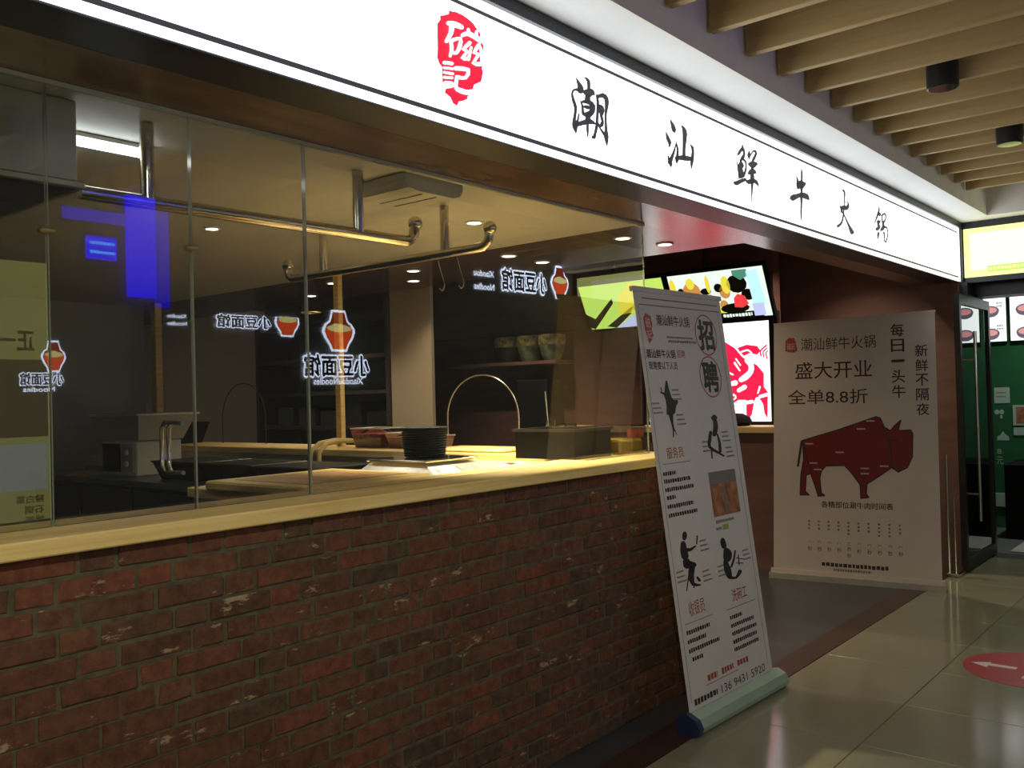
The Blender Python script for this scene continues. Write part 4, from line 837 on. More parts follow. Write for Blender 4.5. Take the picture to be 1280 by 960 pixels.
# ================================================================ CASHIER AREA
cc = thing('cashier_counter', (-4.0, 7.3, 0), 'dark brown cashier counter with a pine top behind the banners', 'counter')
make('counter_front', MB().box(-5.4, -2.80, 7.17, 7.46, 0.0, 1.135), 'wallbrown', cc)
make('counter_top', MB().box(-5.42, -2.78, 7.12, 7.47, 1.136, 1.19, bev=0.004), 'pine_x', cc)
lp = thing('light_panel', (-3.5, 7.50, 1.19), 'glowing white panel with a red paper-cut bull', 'light panel')
LF = Frame((0, 7.50, 0), (1, 0, 0), (0, 0, 1))
make('panel_frame', MB().box(-4.60, -3.245, 7.502, 7.555, 1.16, 2.18), 'black', lp)
make('panel_face', rect(MB(), LF, -4.55, -3.325, 1.22, 2.10, 0.0), 'panelw', lp)
br = MB()
for i, st in enumerate(TRACE['bull_red']):
    if i < 2: polyface(br, LF, [(st[k]/1000, st[k+1]/1000) for k in range(0, len(st), 2)], 0.002)
    else: trace(br, LF, [st], 0.003)
# the near half of the bull that the banner hides: plain rounded flank and leg
polyface(br, LF, [(-3.78,1.99), (-3.95,2.0), (-4.25,1.95), (-4.40,1.80), (-4.38,1.30), (-4.25,1.30), (-4.20,1.55), (-4.0,1.55), (-3.95,1.30), (-3.82,1.30), (-3.70,1.50), (-3.72,1.80)], 0.0015)
bl_ = make('bull_print', br, 'panelr', lp)
make('paper_cut_detail', trace(MB(), LF, TRACE['bull_white'], 0.004), 'panelw', bl_)
make('cashier_bag', MB().lathe((-3.55, 7.28, 1.1905), [(0.11,0),(0.14,0.03),(0.12,0.075),(0.06,0.105),(0.005,0.11)], 20), 'blackp', label='rounded black pouch on the cashier counter', cat='pouch', smooth=True)

def screen(x0, x1, label):
    t = thing('menu_screen', ((x0+x1)/2, 7.0, 2.1), label, 'screen')
    F_ = Frame((x0, 7.06, 2.105), (1,0,0), (0,-0.19,0.40))
    W_ = x1-x0; H_ = 0.43
    make('bezel', slab(MB(), F_, -0.02, W_+0.02, -0.025, H_+0.025, -0.05, -0.002), 'blackp', t)
    for u in (W_*0.35, W_*0.65)[:1]:
        q = F_(u, H_*.6, -0.05)
        make('ceiling_pole', MB().tube([q, (q.x, q.y+0.02, 2.949)], 0.025, 12), 'black', t, smooth=True)
    return t, F_, W_, H_
t1, F1, W1, H1 = screen(-4.90, -4.02, 'left tilted menu screen with a lime food picture')
make('picture', rect(MB(), F1, 0, W1, 0, H1, 0), 'tvy', t1)
make('picture_patch', polyface(MB(), F1, [(0.0,0.0),(0.0,0.16),(0.10,0.10),(0.02,0.03),(0.02,0.0)], 0.002), 'tvblk', t1)
make('picture_patch', polyface(MB(), F1, [(0.0,0.03),(0.33,0.29),(0.33,0.24),(0.06,0.0)], 0.002), 'tvblk', t1)
make('picture_patch', polyface(MB(), F1, [(0.20,0.02),(0.62,0.25),(0.66,0.24),(0.30,0.0)], 0.002), 'tvblk', t1)
make('picture_patch', polyface(MB(), F1, [(0.36,0.12),(0.40,0.30),(0.55,0.42),(0.72,0.36),(0.74,0.20),(0.55,0.14)], 0.002), 'tvyel', t1)
make('picture_patch', polyface(MB(), F1, [(0.30,0.0),(0.50,0.0),(0.72,0.10),(0.72,0.16),(0.48,0.10)], 0.003), 'tvb', t1)
t2, F2, W2, H2 = screen(-3.96, -3.09, 'right tilted menu screen with a picture of people')
make('picture', rect(MB(), F2, 0, W2, 0, H2, 0), 'tvw', t2)
def blob(F_, t_, m_, lst):
    for i, (u, v, ru, rv) in enumerate(lst):
        make('picture_patch', ellipse(MB(), F_, u, v, ru, rv, 0.002+0.0003*i, n=12), m_, t_)
blob(F2, t2, 'tvblk', [(0.10,0.28,.03,.03),(0.33,0.26,.05,.03),(0.45,0.28,.04,.04),(0.62,0.30,.09,.08),(0.70,0.20,.06,.05),(0.56,0.09,.13,.045),(0.78,.21,.04,.04)])
blob(F2, t2, 'tvo', [(0.20,0.26,.085,.095),(0.36,0.20,.03,.03),(0.50,0.24,.05,.06),(0.47,0.12,.04,.05)])
blob(F2, t2, 'tvyel', [(0.03,0.30,.03,.10),(0.20,0.34,.04,.05),(0.36,0.32,.02,.08),(0.52,0.30,.04,.08),(0.47,0.08,.09,.035)])
make('picture_patch', polyface(MB(), F2, [(0.56,0.10),(0.57,0.18),(0.61,0.215),(0.67,0.19),(0.69,0.12),(0.63,0.09)], 0.006), 'tvr', t2)
make('picture_patch', polyface(MB(), F2, [(0.73,0.10),(0.72,0.40),(0.82,0.41),(0.84,0.10)], 0.005), 'tvc', t2)
make('picture_patch', polyface(MB(), F2, [(0.60,0.38),(0.66,0.33),(0.73,0.36),(0.73,0.42),(0.60,0.42)], 0.005), 'tvg', t2)
make('picture_patch', rect(MB(), F2, 0.0, 0.80, 0.0, 0.055, 0.004), 'tvblk', t2)
mk = MB(); ticks(mk, F2, 0.44, 0.70, 0.028, 0.03, 0.006); make('caption', mk, 'tvw', t2)
make('picture_patch', rect(MB(), F2, 0.72, 0.82, 0.01, 0.12, 0.007), 'tvb', t2)

# ================================================================ RECRUITING BANNER (leans back before the counter end)
FB = Frame((-1.985, 3.56, 0.0), (0.03, 0.8, 0), (-0.25, 0, 1.985))
rbn = thing('roll_up_banner', (-1.98, 3.96, 0), 'narrow white recruiting banner leaning in front of the counter', 'banner')
make('fabric', slab(MB(), FB, -0.005, 0.795, 0.075, 2.00, -0.0012, 0.0), 'fabric', rbn)
make('top_rail', slab(MB(), FB, -0.012, 0.802, 1.985, 2.008, -0.012, 0.008), 'fabric', rbn)
bs = MB()
prof = [(0.035,0.0),(0.055,0.012),(0.062,0.035),(0.045,0.070),(0.004,0.088),(-0.030,0.080),(-0.045,0.045),(-0.042,0.0)]
FL = Frame((-1.985, 3.56, 0.0), (0.03, 0.8, 0), (0, 0, 1))
V = [FL(-0.02, b_, a_) for a_, b_ in prof] + [FL(0.815, b_, a_) for a_, b_ in prof]
n_ = len(prof)
bs.add(V, [tuple(range(n_-1,-1,-1)), tuple(range(n_, 2*n_))] + [(i, (i+1) % n_, n_+(i+1) % n_, n_+i) for i in range(n_)])
make('base_cassette', bs, 'alu', rbn)
ec = MB()
V = [FL(-0.055, b_*1.06, a_*1.12) for a_, b_ in prof] + [FL(-0.0205, b_*1.06, a_*1.12) for a_, b_ in prof]
ec.add(V, [tuple(range(n_-1,-1,-1)), tuple(range(n_, 2*n_))] + [(i, (i+1) % n_, n_+(i+1) % n_, n_+i) for i in range(n_)])
make('end_cap', ec, 'bluecap', rbn)
V = [FL(0.8155, b_, a_) for a_, b_ in prof] + [FL(0.83, b_, a_) for a_, b_ in prof]
make('end_cap', MB().add(V, [tuple(range(n_-1,-1,-1)), tuple(range(n_, 2*n_))] + [(i, (i+1) % n_, n_+(i+1) % n_, n_+i) for i in range(n_)]), 'alu', rbn)
make('support_pole', MB().tube([FB(0.4, 0.07, -0.02), FB(0.4, 1.99, -0.014)], 0.008, 8), 'alu2', rbn, smooth=True)
def put(name, mb, m_, par): return make(name, mb, m_, par)
mb = MB()
slab_ = lambda v: rect(mb, FB, 0.06, 0.76, v, v+0.006)
slab_(1.953); rect(mb, FB, 0.03, 0.775, 1.922, 1.927)
rect(mb, FB, 0.02, 0.0235, 0.12, 1.92); rect(mb, FB, 0.752, 0.7555, 0.12, 1.92)
put('border_line', mb, 'inkgrey', rbn)
# small red seal
mb = polyface(MB(), FB, [(0.05,1.86),(0.075,1.885),(0.115,1.87),(0.12,1.83),(0.108,1.805),(0.118,1.78),(0.095,1.755),(0.075,1.74),(0.06,1.78),(0.052,1.81)])
put('seal_logo', mb, 'inkred', rbn)
put('lettering', glyphs(MB(), FB, '磁', 0.062, 0.105, 1.815, 1.865, 0.0016), 'fabric', rbn)
put('lettering', glyphs(MB(), FB, '記', 0.065, 0.105, 1.765, 1.805, 0.0016), 'fabric', rbn)
put('lettering', glyphs(MB(), FB, '潮汕鲜牛火锅', 0.160, 0.455, 1.830, 1.882, bold=0.012), 'ink', rbn)
mb = MB(); ticks(mb, FB, 0.23, 0.47, 1.775, 0.010); put('small_print', mb, 'inkgrey', rbn)
mb = MB(); ticks(mb, FB, 0.24, 0.50, 1.755, 0.014); put('small_print', mb, 'inkgrey', rbn)
for (cu, cv, ch) in ((0.605, 1.797, '招'), (0.592, 1.583, '聘')):
    put('circle', ring(MB(), FB, cu, cv, 0.106, 0.106, 0.007), 'inkred', rbn)
    put('lettering', glyphs(MB(), FB, ch, cu-0.072, cu+0.072, cv-0.075, cv+0.075, bold=0.035), 'ink', rbn)
put('lettering', glyphs(MB(), FB, '潮汕鲜牛火锅', 0.035, 0.285, 1.672, 1.714, bold=0.015), 'ink', rbn)
put('lettering', glyphs(MB(), FB, '招聘', 0.300, 0.375, 1.676, 1.714, bold=0.0), 'inkred', rbn)
put('lettering', glyphs(MB(), FB, '现需要以下人员', 0.045, 0.290, 1.618, 1.655, bold=0.01), 'ink', rbn)
f0 = TRACE['fig0'][0]
put('waitress_silhouette', polyface(MB(), FB, [(f0[i]/1000, f0[i+1]/1000) for i in range(0, len(f0), 2)]), 'ink', rbn)
put('cleaner_silhouette', trace(MB(), FB, TRACE['fig1']), 'ink', rbn)
put('cashier_silhouette', trace(MB(), FB, TRACE['fig2']), 'ink', rbn)
put('cook_silhouette', trace(MB(), FB, TRACE['fig3']), 'ink', rbn)
for txt, u0, u1, v0, v1 in (('服务员', 0.093, 0.239, 1.200, 1.252), ('收银员', 0.100, 0.242, 0.482, 0.548), ('洗碗工', 0.497, 0.648, 0.476, 0.536)):
    put('lettering', glyphs(MB(), FB, txt, u0, u1, v0, v1), 'inkred', rbn)
mb = MB()
rect(mb, FB, 0.05, 0.29, 1.177, 1.180); rect(mb, FB, 0.05, 0.30, 0.455, 0.458); rect(mb, FB, 0.43, 0.72, 0.448, 0.451)
put('rule', mb, 'inkgrey', rbn)
rt = random.Random(11)
mb = MB()
for v, a, b_ in ((1.135,.040,.150),(1.100,.040,.270),(1.062,.040,.285),(1.025,.045,.12),(0.985,.040,.265),(0.945,.04,.29)): ticks(mb, FB, a, b_, v, 0.020, rnd=rt)
put('small_print', mb, 'ink', rbn)
mb = MB()
for v, a, b_ in ((0.418,.055,.26),(0.378,.055,.215),(0.338,.055,.33),(0.298,.075,.17)): ticks(mb, FB, a, b_, v, 0.020, rnd=rt)
put('small_print', mb, 'ink', rbn)
mb = MB()
for v, a, b_ in ((0.408,.45,.57),(0.370,.45,.68),(0.332,.45,.70),(0.294,.45,.69),(0.258,.45,.70)): ticks(mb, FB, a, b_, v, 0.020, rnd=rt)
put('small_print', mb, 'ink', rbn)
mb = MB()
for a, b_ in ((.43,.55),(.55,.57)): pass
ticks(mb, FB, 0.445, 0.62, 0.868, 0.016, rnd=rt); put('small_print', mb, 'inkgrey', rbn)
put('small_print', ticks(MB(), FB, 0.44, 0.49, 0.835, 0.016, rnd=rt), 'inkgrey', rbn)
put('green_mark', rect(MB(), FB, 0.50, 0.56, 0.825, 0.850), 'stickergreen', rbn)
put('food_photo', rect(MB(), FB, 0.435, 0.700, 0.893, 1.11), 'sticker', rbn)
mb = MB(); rect(mb, FB, 0.435, 0.70, 1.05, 1.11, 0.0015); rect(mb, FB, 0.555, 0.575, 0.90, 1.05, 0.0015); put('photo_detail', mb, 'inkgrey', rbn)
mb = MB()
for a, b_ in ((.18,.27),(.31,.42),(.46,.565)): ticks(mb, FB, a, b_, 0.192, 0.030, rnd=rt)
put('small_print', mb, 'inkred', rbn)
put('rule', rect(MB(), FB, 0.16, 0.46, 0.162, 0.165), 'inkred', rbn)
put('small_print', ticks(MB(), FB, 0.045, 0.25, 0.116, 0.028, rnd=rt), 'ink', rbn)
put('lettering', glyphs(MB(), FB, '136 9431 5920', 0.285, 0.72, 0.097, 0.135), 'ink', rbn)

for u, v in ((.03,1.46),(.21,1.52),(.22,1.40),(.42,1.26),(.62,1.30),(.64,1.22),(.04,.69),(.27,.80),(.26,.66),(.40,.66),(.66,.70)):
    mb = MB()
    for q in range(3): ticks(mb, FB, u, u+.06+.01*q, v-.022*q, 0.009, rnd=rt)
    put('small_print', mb, 'inkgrey', rbn)

# ================================================================ BISON BANNER
BB = Frame((-3.07, 6.88, 0.0), (1.23, 0.16, 0), (0, 0.06, 2.05))
bbn = thing('roll_up_banner', (-2.46, 6.96, 0), 'wide cream opening-sale banner with a dark red bison', 'banner')
BF = Frame((-3.07, 6.88, 0.0), (1.23, 0.16, 0), (0, 0, 1))
make('fabric', MB().add([BB(a,b_,d) for d in (-0.0012,0) for a,b_ in ((0.0,0.06),(1.225,0.06),(1.225,2.045),(0.045,2.02))], [(3,2,1,0),(4,5,6,7),(0,1,5,4),(1,2,6,5),(2,3,7,6),(3,0,4,7)]), 'fabric2', bbn)
make('base_cassette', slab(MB(), BF, -0.03, 1.25, 0.0, 0.045, -0.05, 0.03), 'alu2', bbn)
make('base_lip', slab(MB(), BF, -0.02, 1.24, 0.045, 0.075, -0.03, 0.006), 'fabric2', bbn)
make('top_rail', MB().add([BB(a,b_,d) for d in (-0.012,0.004) for a,b_ in ((0.043,2.012),(1.228,2.037),(1.228,2.05),(0.043,2.025))], [(3,2,1,0),(4,5,6,7),(0,1,5,4),(1,2,6,5),(2,3,7,6),(3,0,4,7)]), 'fabric2', bbn)
make('support_pole', MB().tube([BB(0.62, 0.05, -0.02), BB(0.62, 2.02, -0.014)], 0.009, 8), 'alu2', bbn, smooth=True)
pl = polyface(MB(), BB, [(0.13,1.80),(0.135,1.88),(0.16,1.905),(0.205,1.90),(0.215,1.86),(0.225,1.80),(0.20,1.785),(0.16,1.79)])
put('seal_logo', pl, 'inkred', bbn)
put('lettering', glyphs(MB(), BB, '磁記', 0.145, 0.208, 1.81, 1.86, 0.0018), 'fabric2', bbn)
put('lettering', glyphs(MB(), BB, '潮汕鲜牛火锅', 0.255, 0.812, 1.795, 1.892), 'inkbrown', bbn)
put('lettering', glyphs(MB(), BB, '盛大开业', 0.205, 0.780, 1.572, 1.705, bold=0.004), 'inkbrown', bbn)
put('lettering', glyphs(MB(), BB, '全单8.8折', 0.145, 0.746, 1.375, 1.488, bold=0.004), 'inkbrown', bbn)
for i, ch in enumerate('每日一头牛'):
    v = 1.915 - 0.115*i
    put('lettering', glyphs(MB(), BB, ch, 0.920, 1.010, v-0.045 if ch != '一' else v-0.006, v+0.05 if ch != '一' else v+0.010, bold=0.012), 'inkbrown', bbn)
for i, ch in enumerate('新鲜不隔夜'):
    v = 1.755 - 0.108*i
    put('lettering', glyphs(MB(), BB, ch, 1.085, 1.170, v-0.042, v+0.045, bold=0.012), 'inkbrown', bbn)
bz = TRACE['bison'][0]
bso = make('bison_print', polyface(MB(), BB, [(bz[i]/1000, bz[i+1]/1000) for i in range(0, len(bz), 2)]), 'maroon', bbn)
make('outline', trace(MB(), BB, TRACE['bison_line'], 0.0016), 'inkbrown', bso)
mb = MB()
for u, v in ((.27,1.065),(.50,1.0),(.66,1.18),(.73,1.24),(.30,.915),(.33,.865),(.68,.88),(.68,.84),(.82,.90)): ticks(mb, BB, u, u+.06, v, .012, 0.002, rnd=rt)
make('cut_name', mb, 'fabric2', bso)
put('lettering', glyphs(MB(), BB, '各精部位涮牛肉时间表', 0.382, 0.905, 0.572, 0.622, bold=0.01), 'inkbrown', bbn)
for i in range(10):
    u = 0.288 + 0.0735*i
    mb = MB()
    for j in range(4 if i in (4,7,8) else 3): ticks(mb, BB, u-0.009, u+0.009, 0.462-0.028*j, 0.018, rnd=rt)
    put('small_print', mb, 'inkgrey', bbn)
    s_ = ['八','八','八','八','三','八','八','六','六','六'][i]
    put('lettering', glyphs(MB(), BB, s_, u-0.016, u+0.016, 0.293, 0.313), 'inkbrown', bbn)
    put('lettering', glyphs(MB(), BB, '秒', u-0.016, u+0.016, 0.232 if i != 4 else 0.195, 0.268 if i != 4 else 0.231), 'inkbrown', bbn)
put('lettering', glyphs(MB(), BB, '百', 0.566, 0.598, 0.25, 0.276), 'inkbrown', bbn)
mb = MB(); ticks(mb, BB, 0.375, 0.860, 0.135, 0.032, rnd=rt); put('small_print', mb, 'inkbrown', bbn)
mb = MB(); ticks(mb, BB, 0.46, 0.74, 0.098, 0.020, rnd=rt); put('small_print', mb, 'inkgrey', bbn)

# ================================================================ FLOOR DECAL
dc = thing('floor_decal', (-0.985, 5.35, 0), 'red round floor sticker with a white arrow', 'sticker')
DF = Frame((-0.985, 5.35, 0.0), (1,0,0), (0,1,0))
make('disc', MB().lathe((-0.985, 5.35, 0.0003), [(0.325,0),(0.325,0.0012)], 48), 'decal', dc)
make('arrow', polyface(MB(), DF, [(-0.29,-0.02),(-0.20,0.035),(-0.20,0.010),(-0.07,0.010),(-0.07,-0.035),(-0.20,-0.035),(-0.20,-0.075)], 0.0022), 'decalwhite', dc)
mb = MB()
for j in range(4): ticks(mb, DF, -0.02, 0.24 - 0.02*j, 0.10-0.085*j, 0.055, 0.0022, rnd=rt)
make('small_print', mb, 'decalwhite', dc)

# ================================================================ NEIGHBOURING SHOP
ys = thing('neighbour_sign', (-0.4, 8.45, 2.39), 'yellow lit sign over the neighbouring shop door', 'sign')
make('sign_box', MB().box(-1.985, 1.19, 8.44, 8.60, 2.36, 2.878), 'black', ys)
YF = Frame((-1.965, 8.44, 2.405), (1,0,0), (0,0,1))
make('light_face', rect(MB(), YF, 0, 3.1, 0, 0.415, 0.003), 'yellowsign', ys)
make('pale_field', polyface(MB(), YF, [(0.05,0.06),(2.9,0.06),(2.9,0.37),(0.05,0.37)], 0.005), 'yellowpale', ys)
make('green_band', rect(MB(), YF, 0.18, 2.8, 0.035, 0.085, 0.007), 'greenband', ys)
make('small_print', ticks(MB(), YF, 0.19, 1.4, 0.06, 0.03, 0.008, rnd=rt), 'yellowsign', ys)
struct('trim_4', MB().box(-1.985, -1.93, 8.36, 8.50, 0, 2.36).box(-1.985, 1.19, 8.62, 8.90, 2.25, 2.8).box(-2.0, -1.93, 8.50, 8.90, 0, 2.36), 'black', label='black door frame of the neighbouring shop')
dl = thing('glass_door', (-1.89, 8.85, 0), 'open glass door in a black frame beside the bison banner', 'door')
y0, y1, x_ = 7.82, 8.84, -1.89
make('door_frame', MB().box(x_-0.022, x_+0.022, y0, y0+0.055, 0.012, 2.22).box(x_-0.022, x_+0.022, y1-0.055, y1, 0.012, 2.22).box(x_-0.022, x_+0.022, y0+0.055, y1-0.055, 0.012, 0.10).box(x_-0.022, x_+0.022, y0+0.055, y1-0.055, 2.14, 2.22), 'black', dl)
make('door_pane', MB().box(x_-0.005, x_+0.005, y0+0.055, y1-0.055, 0.10, 2.14), 'doorglass', dl)
for s in (-1, 1):
    h = make('bar_handle', MB().tube([(x_+s*0.06, 8.12, 0.38), (x_+s*0.06, 8.12, 1.93)], 0.014, 12), 'chrome', dl, smooth=True)
    make('handle_mount', MB().tube([(x_+s*0.06, 8.12, 1.70), (x_+s*0.006, 8.12, 1.70)], 0.009, 8), 'chrome', h, smooth=True)
    make('handle_mount', MB().tube([(x_+s*0.06, 8.12, 0.60), (x_+s*0.006, 8.12, 0.60)], 0.009, 8), 'chrome', h, smooth=True)
fs = thing('stand_foot', (-1.93, 7.70, 0), 'slim chrome stand with a low foot beside the bison banner', 'stand')
make('foot', MB().box(-1.975, -1.88, 7.60, 7.80, 0.0, 0.03, bev=0.008), 'chrome', fs)
make('upright', MB().tube([(-1.955, 7.63, 0.03), (-1.955, 7.63, 0.95)], 0.009, 8), 'chrome', fs, smooth=True)
make('upright', MB().tube([(-1.915, 7.66, 0.03), (-1.915, 7.66, 0.62)], 0.006, 8), 'chrome', fs, smooth=True)
# inside
struct('wall_next_shop', MB().box(-4.5, 1.2, 10.5, 10.6, 0, 3.0), 'green', label='dark green back wall of the neighbouring shop')
struct('wall_next_shop_side', MB().box(-4.6, -4.5, 8.5, 10.6, 0, 3.0).box(-4.6, -1.99, 8.5, 8.55, 0, 3.0), 'green', label='dark green side wall of the neighbouring shop')
struct('ceiling_next_shop', MB().box(-4.5, 1.2, 8.6, 10.6, 2.95, 3.05), 'darkupper', label='dark ceiling of the neighbouring shop')
GF = Frame((0, 10.5, 0), (1,0,0), (0,0,1))
for i, (x0, x1, lb) in enumerate(((-2.345, -2.055, 'lit white menu board seen beside the glass door'), (-2.025, -1.50, 'lit white menu board at the right edge'), (-1.46, -0.9, 'lit white menu board beyond the right edge'))):
    mbd = thing('menu_board', ((x0+x1)/2, 10.47, 1.93), lb, 'menu board')
    make('board_case', slab(MB(), GF, x0, x1, 1.93, 2.43, 0.002, 0.035), 'black', mbd)
    make('light_face', rect(MB(), GF, x0+0.004, x1-0.004, 1.934, 2.426, 0.037), 'menu', mbd)
    for v in (2.24, 2.005):
        make('bowl_picture', ellipse(ellipse(MB(), GF, x0+0.14, v+.012, 0.085, 0.055, 0.039), GF, x0+0.14, v, 0.08, 0.055, 0.0385), 'menublue', mbd)
        make('bowl_picture', ellipse(MB(), GF, x0+0.14, v+0.02, 0.065, 0.032, 0.041), 'menured', mbd)
        make('small_print', ticks(ticks(MB(), GF, x0+0.20, x0+0.26, v+0.09, 0.02, 0.039, rnd=rt), GF, x0+0.20, x0+0.26, v+0.06, 0.02, 0.039, rnd=rt), 'menuprint', mbd)
downlight(-1.6, 9.7, 2.95, 'unseen added downlight in the ceiling of the neighbouring shop', None, 60.0, col=(0.95, 1.0, 0.9))  # invented lamp, brightens the green wall
pn = thing('wall_notice', (-2.12, 10.48, 1.3), 'pale rectangular notice on the green wall', 'notice')
make('sheet', slab(MB(), GF, -2.20, -2.055, 1.29, 1.455, 0.002, 0.006), 'palegreen', pn)
make('small_print', ticks(ticks(MB(), GF, -2.18, -2.09, 1.40, 0.015, 0.007, rnd=rt), GF, -2.18, -2.09, 1.36, 0.015, 0.007, rnd=rt), 'inkgrey', pn)
fpz = thing('food_poster', (-1.9, 10.48, 1.0), 'framed dish photograph on the green wall', 'poster')
make('frame', slab(MB(), GF, -2.03, -1.72, 1.06, 1.27, 0.002, 0.02), 'palegreen', fpz)
make('photo', rect(MB(), GF, -2.0, -1.75, 1.08, 1.25, 0.022), 'sticker', fpz)
make('caption_strip', slab(MB(), GF, -2.03, -1.72, 0.96, 1.04, 0.002, 0.012), 'palegreen', fpz)
wd = thing('wall_print', (-2.13, 10.48, 0.7), 'pale cloud and lettering printed on the green wall', 'wall print')
make('cloud', polyface(MB(), GF, [(-2.19,0.905),(-2.18,0.95),(-2.155,0.96),(-2.13,1.0),(-2.105,0.965),(-2.08,0.95),(-2.07,0.905)], 0.003), 'palegreen', wd)
make('blossom', ellipse(ellipse(ellipse(MB(), GF, -2.18, 1.20, 0.025, 0.025, 0.003), GF, -2.135, 1.20, 0.022, 0.025, 0.0032), GF, -2.14, 1.15, 0.012, 0.02, 0.0034), 'palegreen', wd)
make('lettering', glyphs(MB(), GF, '元', -2.20, -2.135, 0.655, 0.735, 0.003), 'palegreen', wd)
make('lettering', glyphs(MB(), GF, '8', -2.19, -2.15, 0.765, 0.815, 0.003), 'palegreen', wd)
struct('baseboard_next_shop', slab(MB(), GF, -4.4, -2.02, 0.22, 0.355, 0.002, 0.03), 'palegreen', label='pale band along the foot of the green wall')
make('counter_block', MB().box(-1.98, -1.0, 9.75, 10.45, 0.0, 0.72, bev=0.01), 'blackp', label='dark counter block in the neighbouring shop', cat='counter')
make('door_mat', MB().box(-1.80, -0.7, 9.0, 9.7, 0.0, 0.012, bev=0.004), 'offwhite', label='pale grey door mat inside the neighbouring shop', cat='mat')

# ================================================================ CORRIDOR LAMPS
def can(x, y, lb, energy=0.0):
    t = thing('ceiling_can_lamp', (x, y, 2.97), lb, 'lamp', 'black can lamps between the ceiling slats')
    make('can', MB().lathe((x, y, 2.93), [(0.068,0.0),(0.072,0.002),(0.072,0.17),(0.06,0.175)], 24), 'black', t, smooth=True)
    make('reflector', MB().lathe((x, y, 2.9285), [(0.064,0.0),(0.05,0.001)], 24), 'chrome', t, smooth=True)
    make('stem', MB().tube([(x,y,3.10),(x,y,3.279)], 0.012, 8), 'black', t)
    if energy > 0:
        ld = bpy.data.lights.new('can_fill_beam', 'SPOT'); ld.energy = energy; ld.color = (1.0, 0.93, 0.70)
        ld.spot_size = math.radians(168); ld.spot_blend = 0.35; ld.shadow_soft_size = 0.06
        lo = bpy.data.objects.new('can_fill_beam', ld); COL.objects.link(lo); lo.parent = t
        lo.location = (0, 0, -0.06)
can(-1.165, 4.705, 'nearer black can lamp between the ceiling slats')
can(-1.150, 6.098, 'farther black can lamp between the ceiling slats')
can(0.20, -0.25, 'unseen black can lamp added as fill above the near end of the corridor', 145.0)  # unseen lamp, added as fill light on the near counter and bricks

# ================================================================ SHOP ACROSS THE CORRIDOR (its signs show in the window glass)
OF = Frame((1.2, 0, 0), (0, -1, 0), (0, 0, 1))      # faces the window; u runs against Y
def yv(y): return -y*0.897
def zv(z): return 1.5 + (z-1.5)*0.897
def neon_text(root, txt, y0, y1, z0, z1, fat, dark=True):
    make('neon_outline', glyphs(MB(), OF, txt, yv(y1), yv(y0), zv(z0), zv(z1), 0.012, bold=fat, ring_n=10), 'neonw', root)
    if dark:
        make('dark_stroke', glyphs(MB(), OF, txt, yv(y1), yv(y0), zv(z0), zv(z1), 0.016, bold=0.028), 'tvblk', root)
def bowl_emblem(root, yc, zc, w_, h_, full=True):
    u, v = yv(yc), zv(zc); a, b_ = w_/2, h_/2
    bowl = [(-.92,.10),(-.95,-.05),(-.80,-.35),(-.58,-.62),(-.45,-.92),(.45,-.92),(.58,-.62),(.80,-.35),(.95,-.05),(.92,.10)]
    if full: top = [(.78,.32),(.55,.45),(.46,.72),(.40,.95),(-.40,.95),(-.46,.72),(-.55,.45),(-.78,.32)]
    else: top = [(.90,.30),(-.90,.30)]
    out = bowl + top
    make('emblem_outline', polyface(MB(), OF, [(u+x*a, v+y*b_) for x, y in out], 0.010), 'neonw', root)
    make('emblem_back', polyface(MB(), OF, [(u+x*a*.84, v+y*b_*.88) for x, y in out], 0.013), 'emblemdark' if full else 'tvblk', root)
    make('emblem_bowl', polyface(MB(), OF, [(u+x*a*.82, v+y*b_*.86) for x, y in bowl], 0.016), 'neonorange', root)
    make('emblem_noodles', ellipse(ellipse(MB(), OF, u, v+.12*b_, a*.70, b_*.17, 0.019), OF, u+.1*a, v+.20*b_, a*.38, b_*.14, 0.020), 'neonnoodle', root)
def noodle_sign(lb, loc):
    return thing('noodle_shop_sign', loc, lb, 'sign', 'lit noodle shop signs across the corridor')
n1 = noodle_sign('lit horizontal noodle shop sign reflected at the right of the glass', (1.2, 7.6, 2.5))
bowl_emblem(n1, 9.12, 2.90, 0.36, 0.40)
neon_text(n1, '小豆面馆', 8.00, 8.84, 2.74, 2.98, 0.105)
neon_text(n1, 'Xiaodou', 7.52, 7.86, 2.86, 2.93, 0.02, False)
neon_text(n1, 'Noodles', 7.52, 7.86, 2.71, 2.78, 0.02, False)
n2 = noodle_sign('lit upright noodle shop sign reflected in the middle of the glass', (1.2, 5.0, 1.65))
bowl_emblem(n2, 5.58, 2.16, 0.38, 0.38)
neon_text(n2, '小豆面馆', 5.17, 5.94, 1.735, 1.93, 0.105)
neon_text(n2, 'XiaodouNoodles', 5.27, 5.86, 1.655, 1.715, 0.02, False)
n3 = noodle_sign('small horizontal noodle shop sign reflected left of the middle pane', (1.2, 4.0, 2.1))
bowl_emblem(n3, 4.99, 2.22, 0.26, 0.26, False)
neon_text(n3, '小豆面馆', 4.28, 4.81, 2.15, 2.255, 0.105)
neon_text(n3, 'Xiaodou', 3.83, 4.00, 2.205, 2.235, 0.02, False)
neon_text(n3, 'Noodles', 3.83, 4.00, 2.145, 2.175, 0.02, False)
n4 = noodle_sign('lit upright noodle shop sign reflected at the left end of the glass', (1.2, 2.5, 1.6))
bowl_emblem(n4, 2.935, 1.875, 0.17, 0.22)
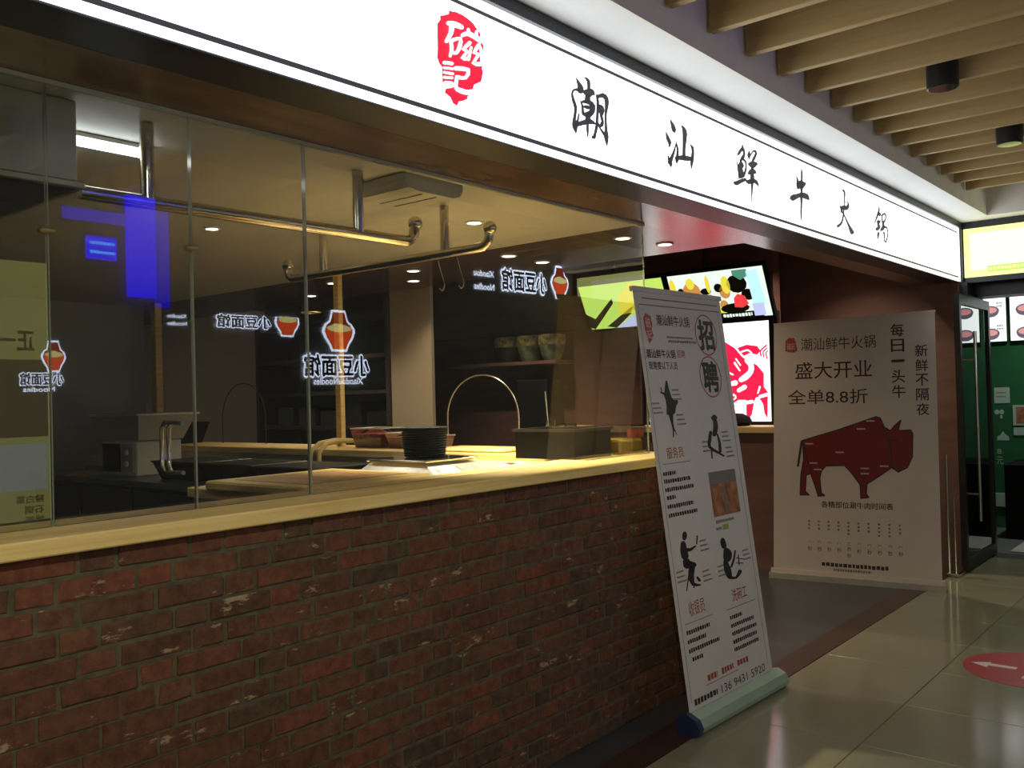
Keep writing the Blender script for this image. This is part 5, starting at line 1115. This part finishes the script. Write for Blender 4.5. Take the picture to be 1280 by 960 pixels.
neon_text(n4, '小豆面馆', 2.70, 3.00, 1.67, 1.755, 0.105)
neon_text(n4, 'Noodles', 2.72, 2.94, 1.62, 1.655, 0.02, False)
bl = thing('blue_neon_panel', (1.2, 3.2, 2.2), 'saturated blue neon column reflected in the left glass', 'neon light')
make('blue_tube', slab(MB(), OF, yv(3.727), yv(3.50), zv(2.35), zv(3.14), 0.002, 0.04), 'neonblue', bl)
make('blue_haze', slab(MB(), OF, yv(3.49), yv(3.02), zv(2.90), zv(2.99), 0.002, 0.01), 'bluedim', bl)  # glowing slab shaped as the blue smear beside the column
make('blue_haze', slab(MB(), OF, yv(3.86), yv(3.735), zv(2.28), zv(3.05), 0.002, 0.01), 'bluedim', bl)  # dim slab imitating glow spilling past the column
make('blue_plate', slab(MB(), OF, yv(3.42), yv(3.19), zv(2.62), zv(2.79), 0.002, 0.02), 'neonblue', bl)
mb = MB(); ticks(mb, OF, yv(3.40), yv(3.21), zv(2.74), 0.022, 0.022, rnd=rt); ticks(mb, OF, yv(3.40), yv(3.21), zv(2.67), 0.022, 0.022, rnd=rt)
make('blue_lettering', mb, 'neoncyan', bl)
yp = thing('yellow_poster', (1.2, 2.3, 0.75), 'yellow food poster reflected at the far left of the glass', 'poster')
make('poster_sheet', slab(MB(), OF, yv(2.90), yv(2.25), zv(0.69), zv(2.55), 0.002, 0.006), 'postery', yp)
make('pale_square', rect(MB(), OF, yv(2.88), yv(2.42), zv(0.92), zv(1.25), 0.0075), 'posterq', yp)
for i, tx in enumerate(('辣白菜', '石锅', '拌饭')):
    make('lettering', glyphs(MB(), OF, tx, yv(2.85), yv(2.66 if i == 0 else 2.72), zv(0.83-0.075*i), zv(0.885-0.075*i), 0.0085, bold=0.02), 'posterp', yp)
make('lettering', glyphs(MB(), OF, '正一', yv(2.80), yv(2.56), zv(1.92), zv(2.05), 0.0085, bold=0.03), 'posterp', yp)
make('brown_band', rect(MB(), OF, yv(2.89), yv(2.3), zv(1.30), zv(1.85), 0.0068), 'posterp', yp)
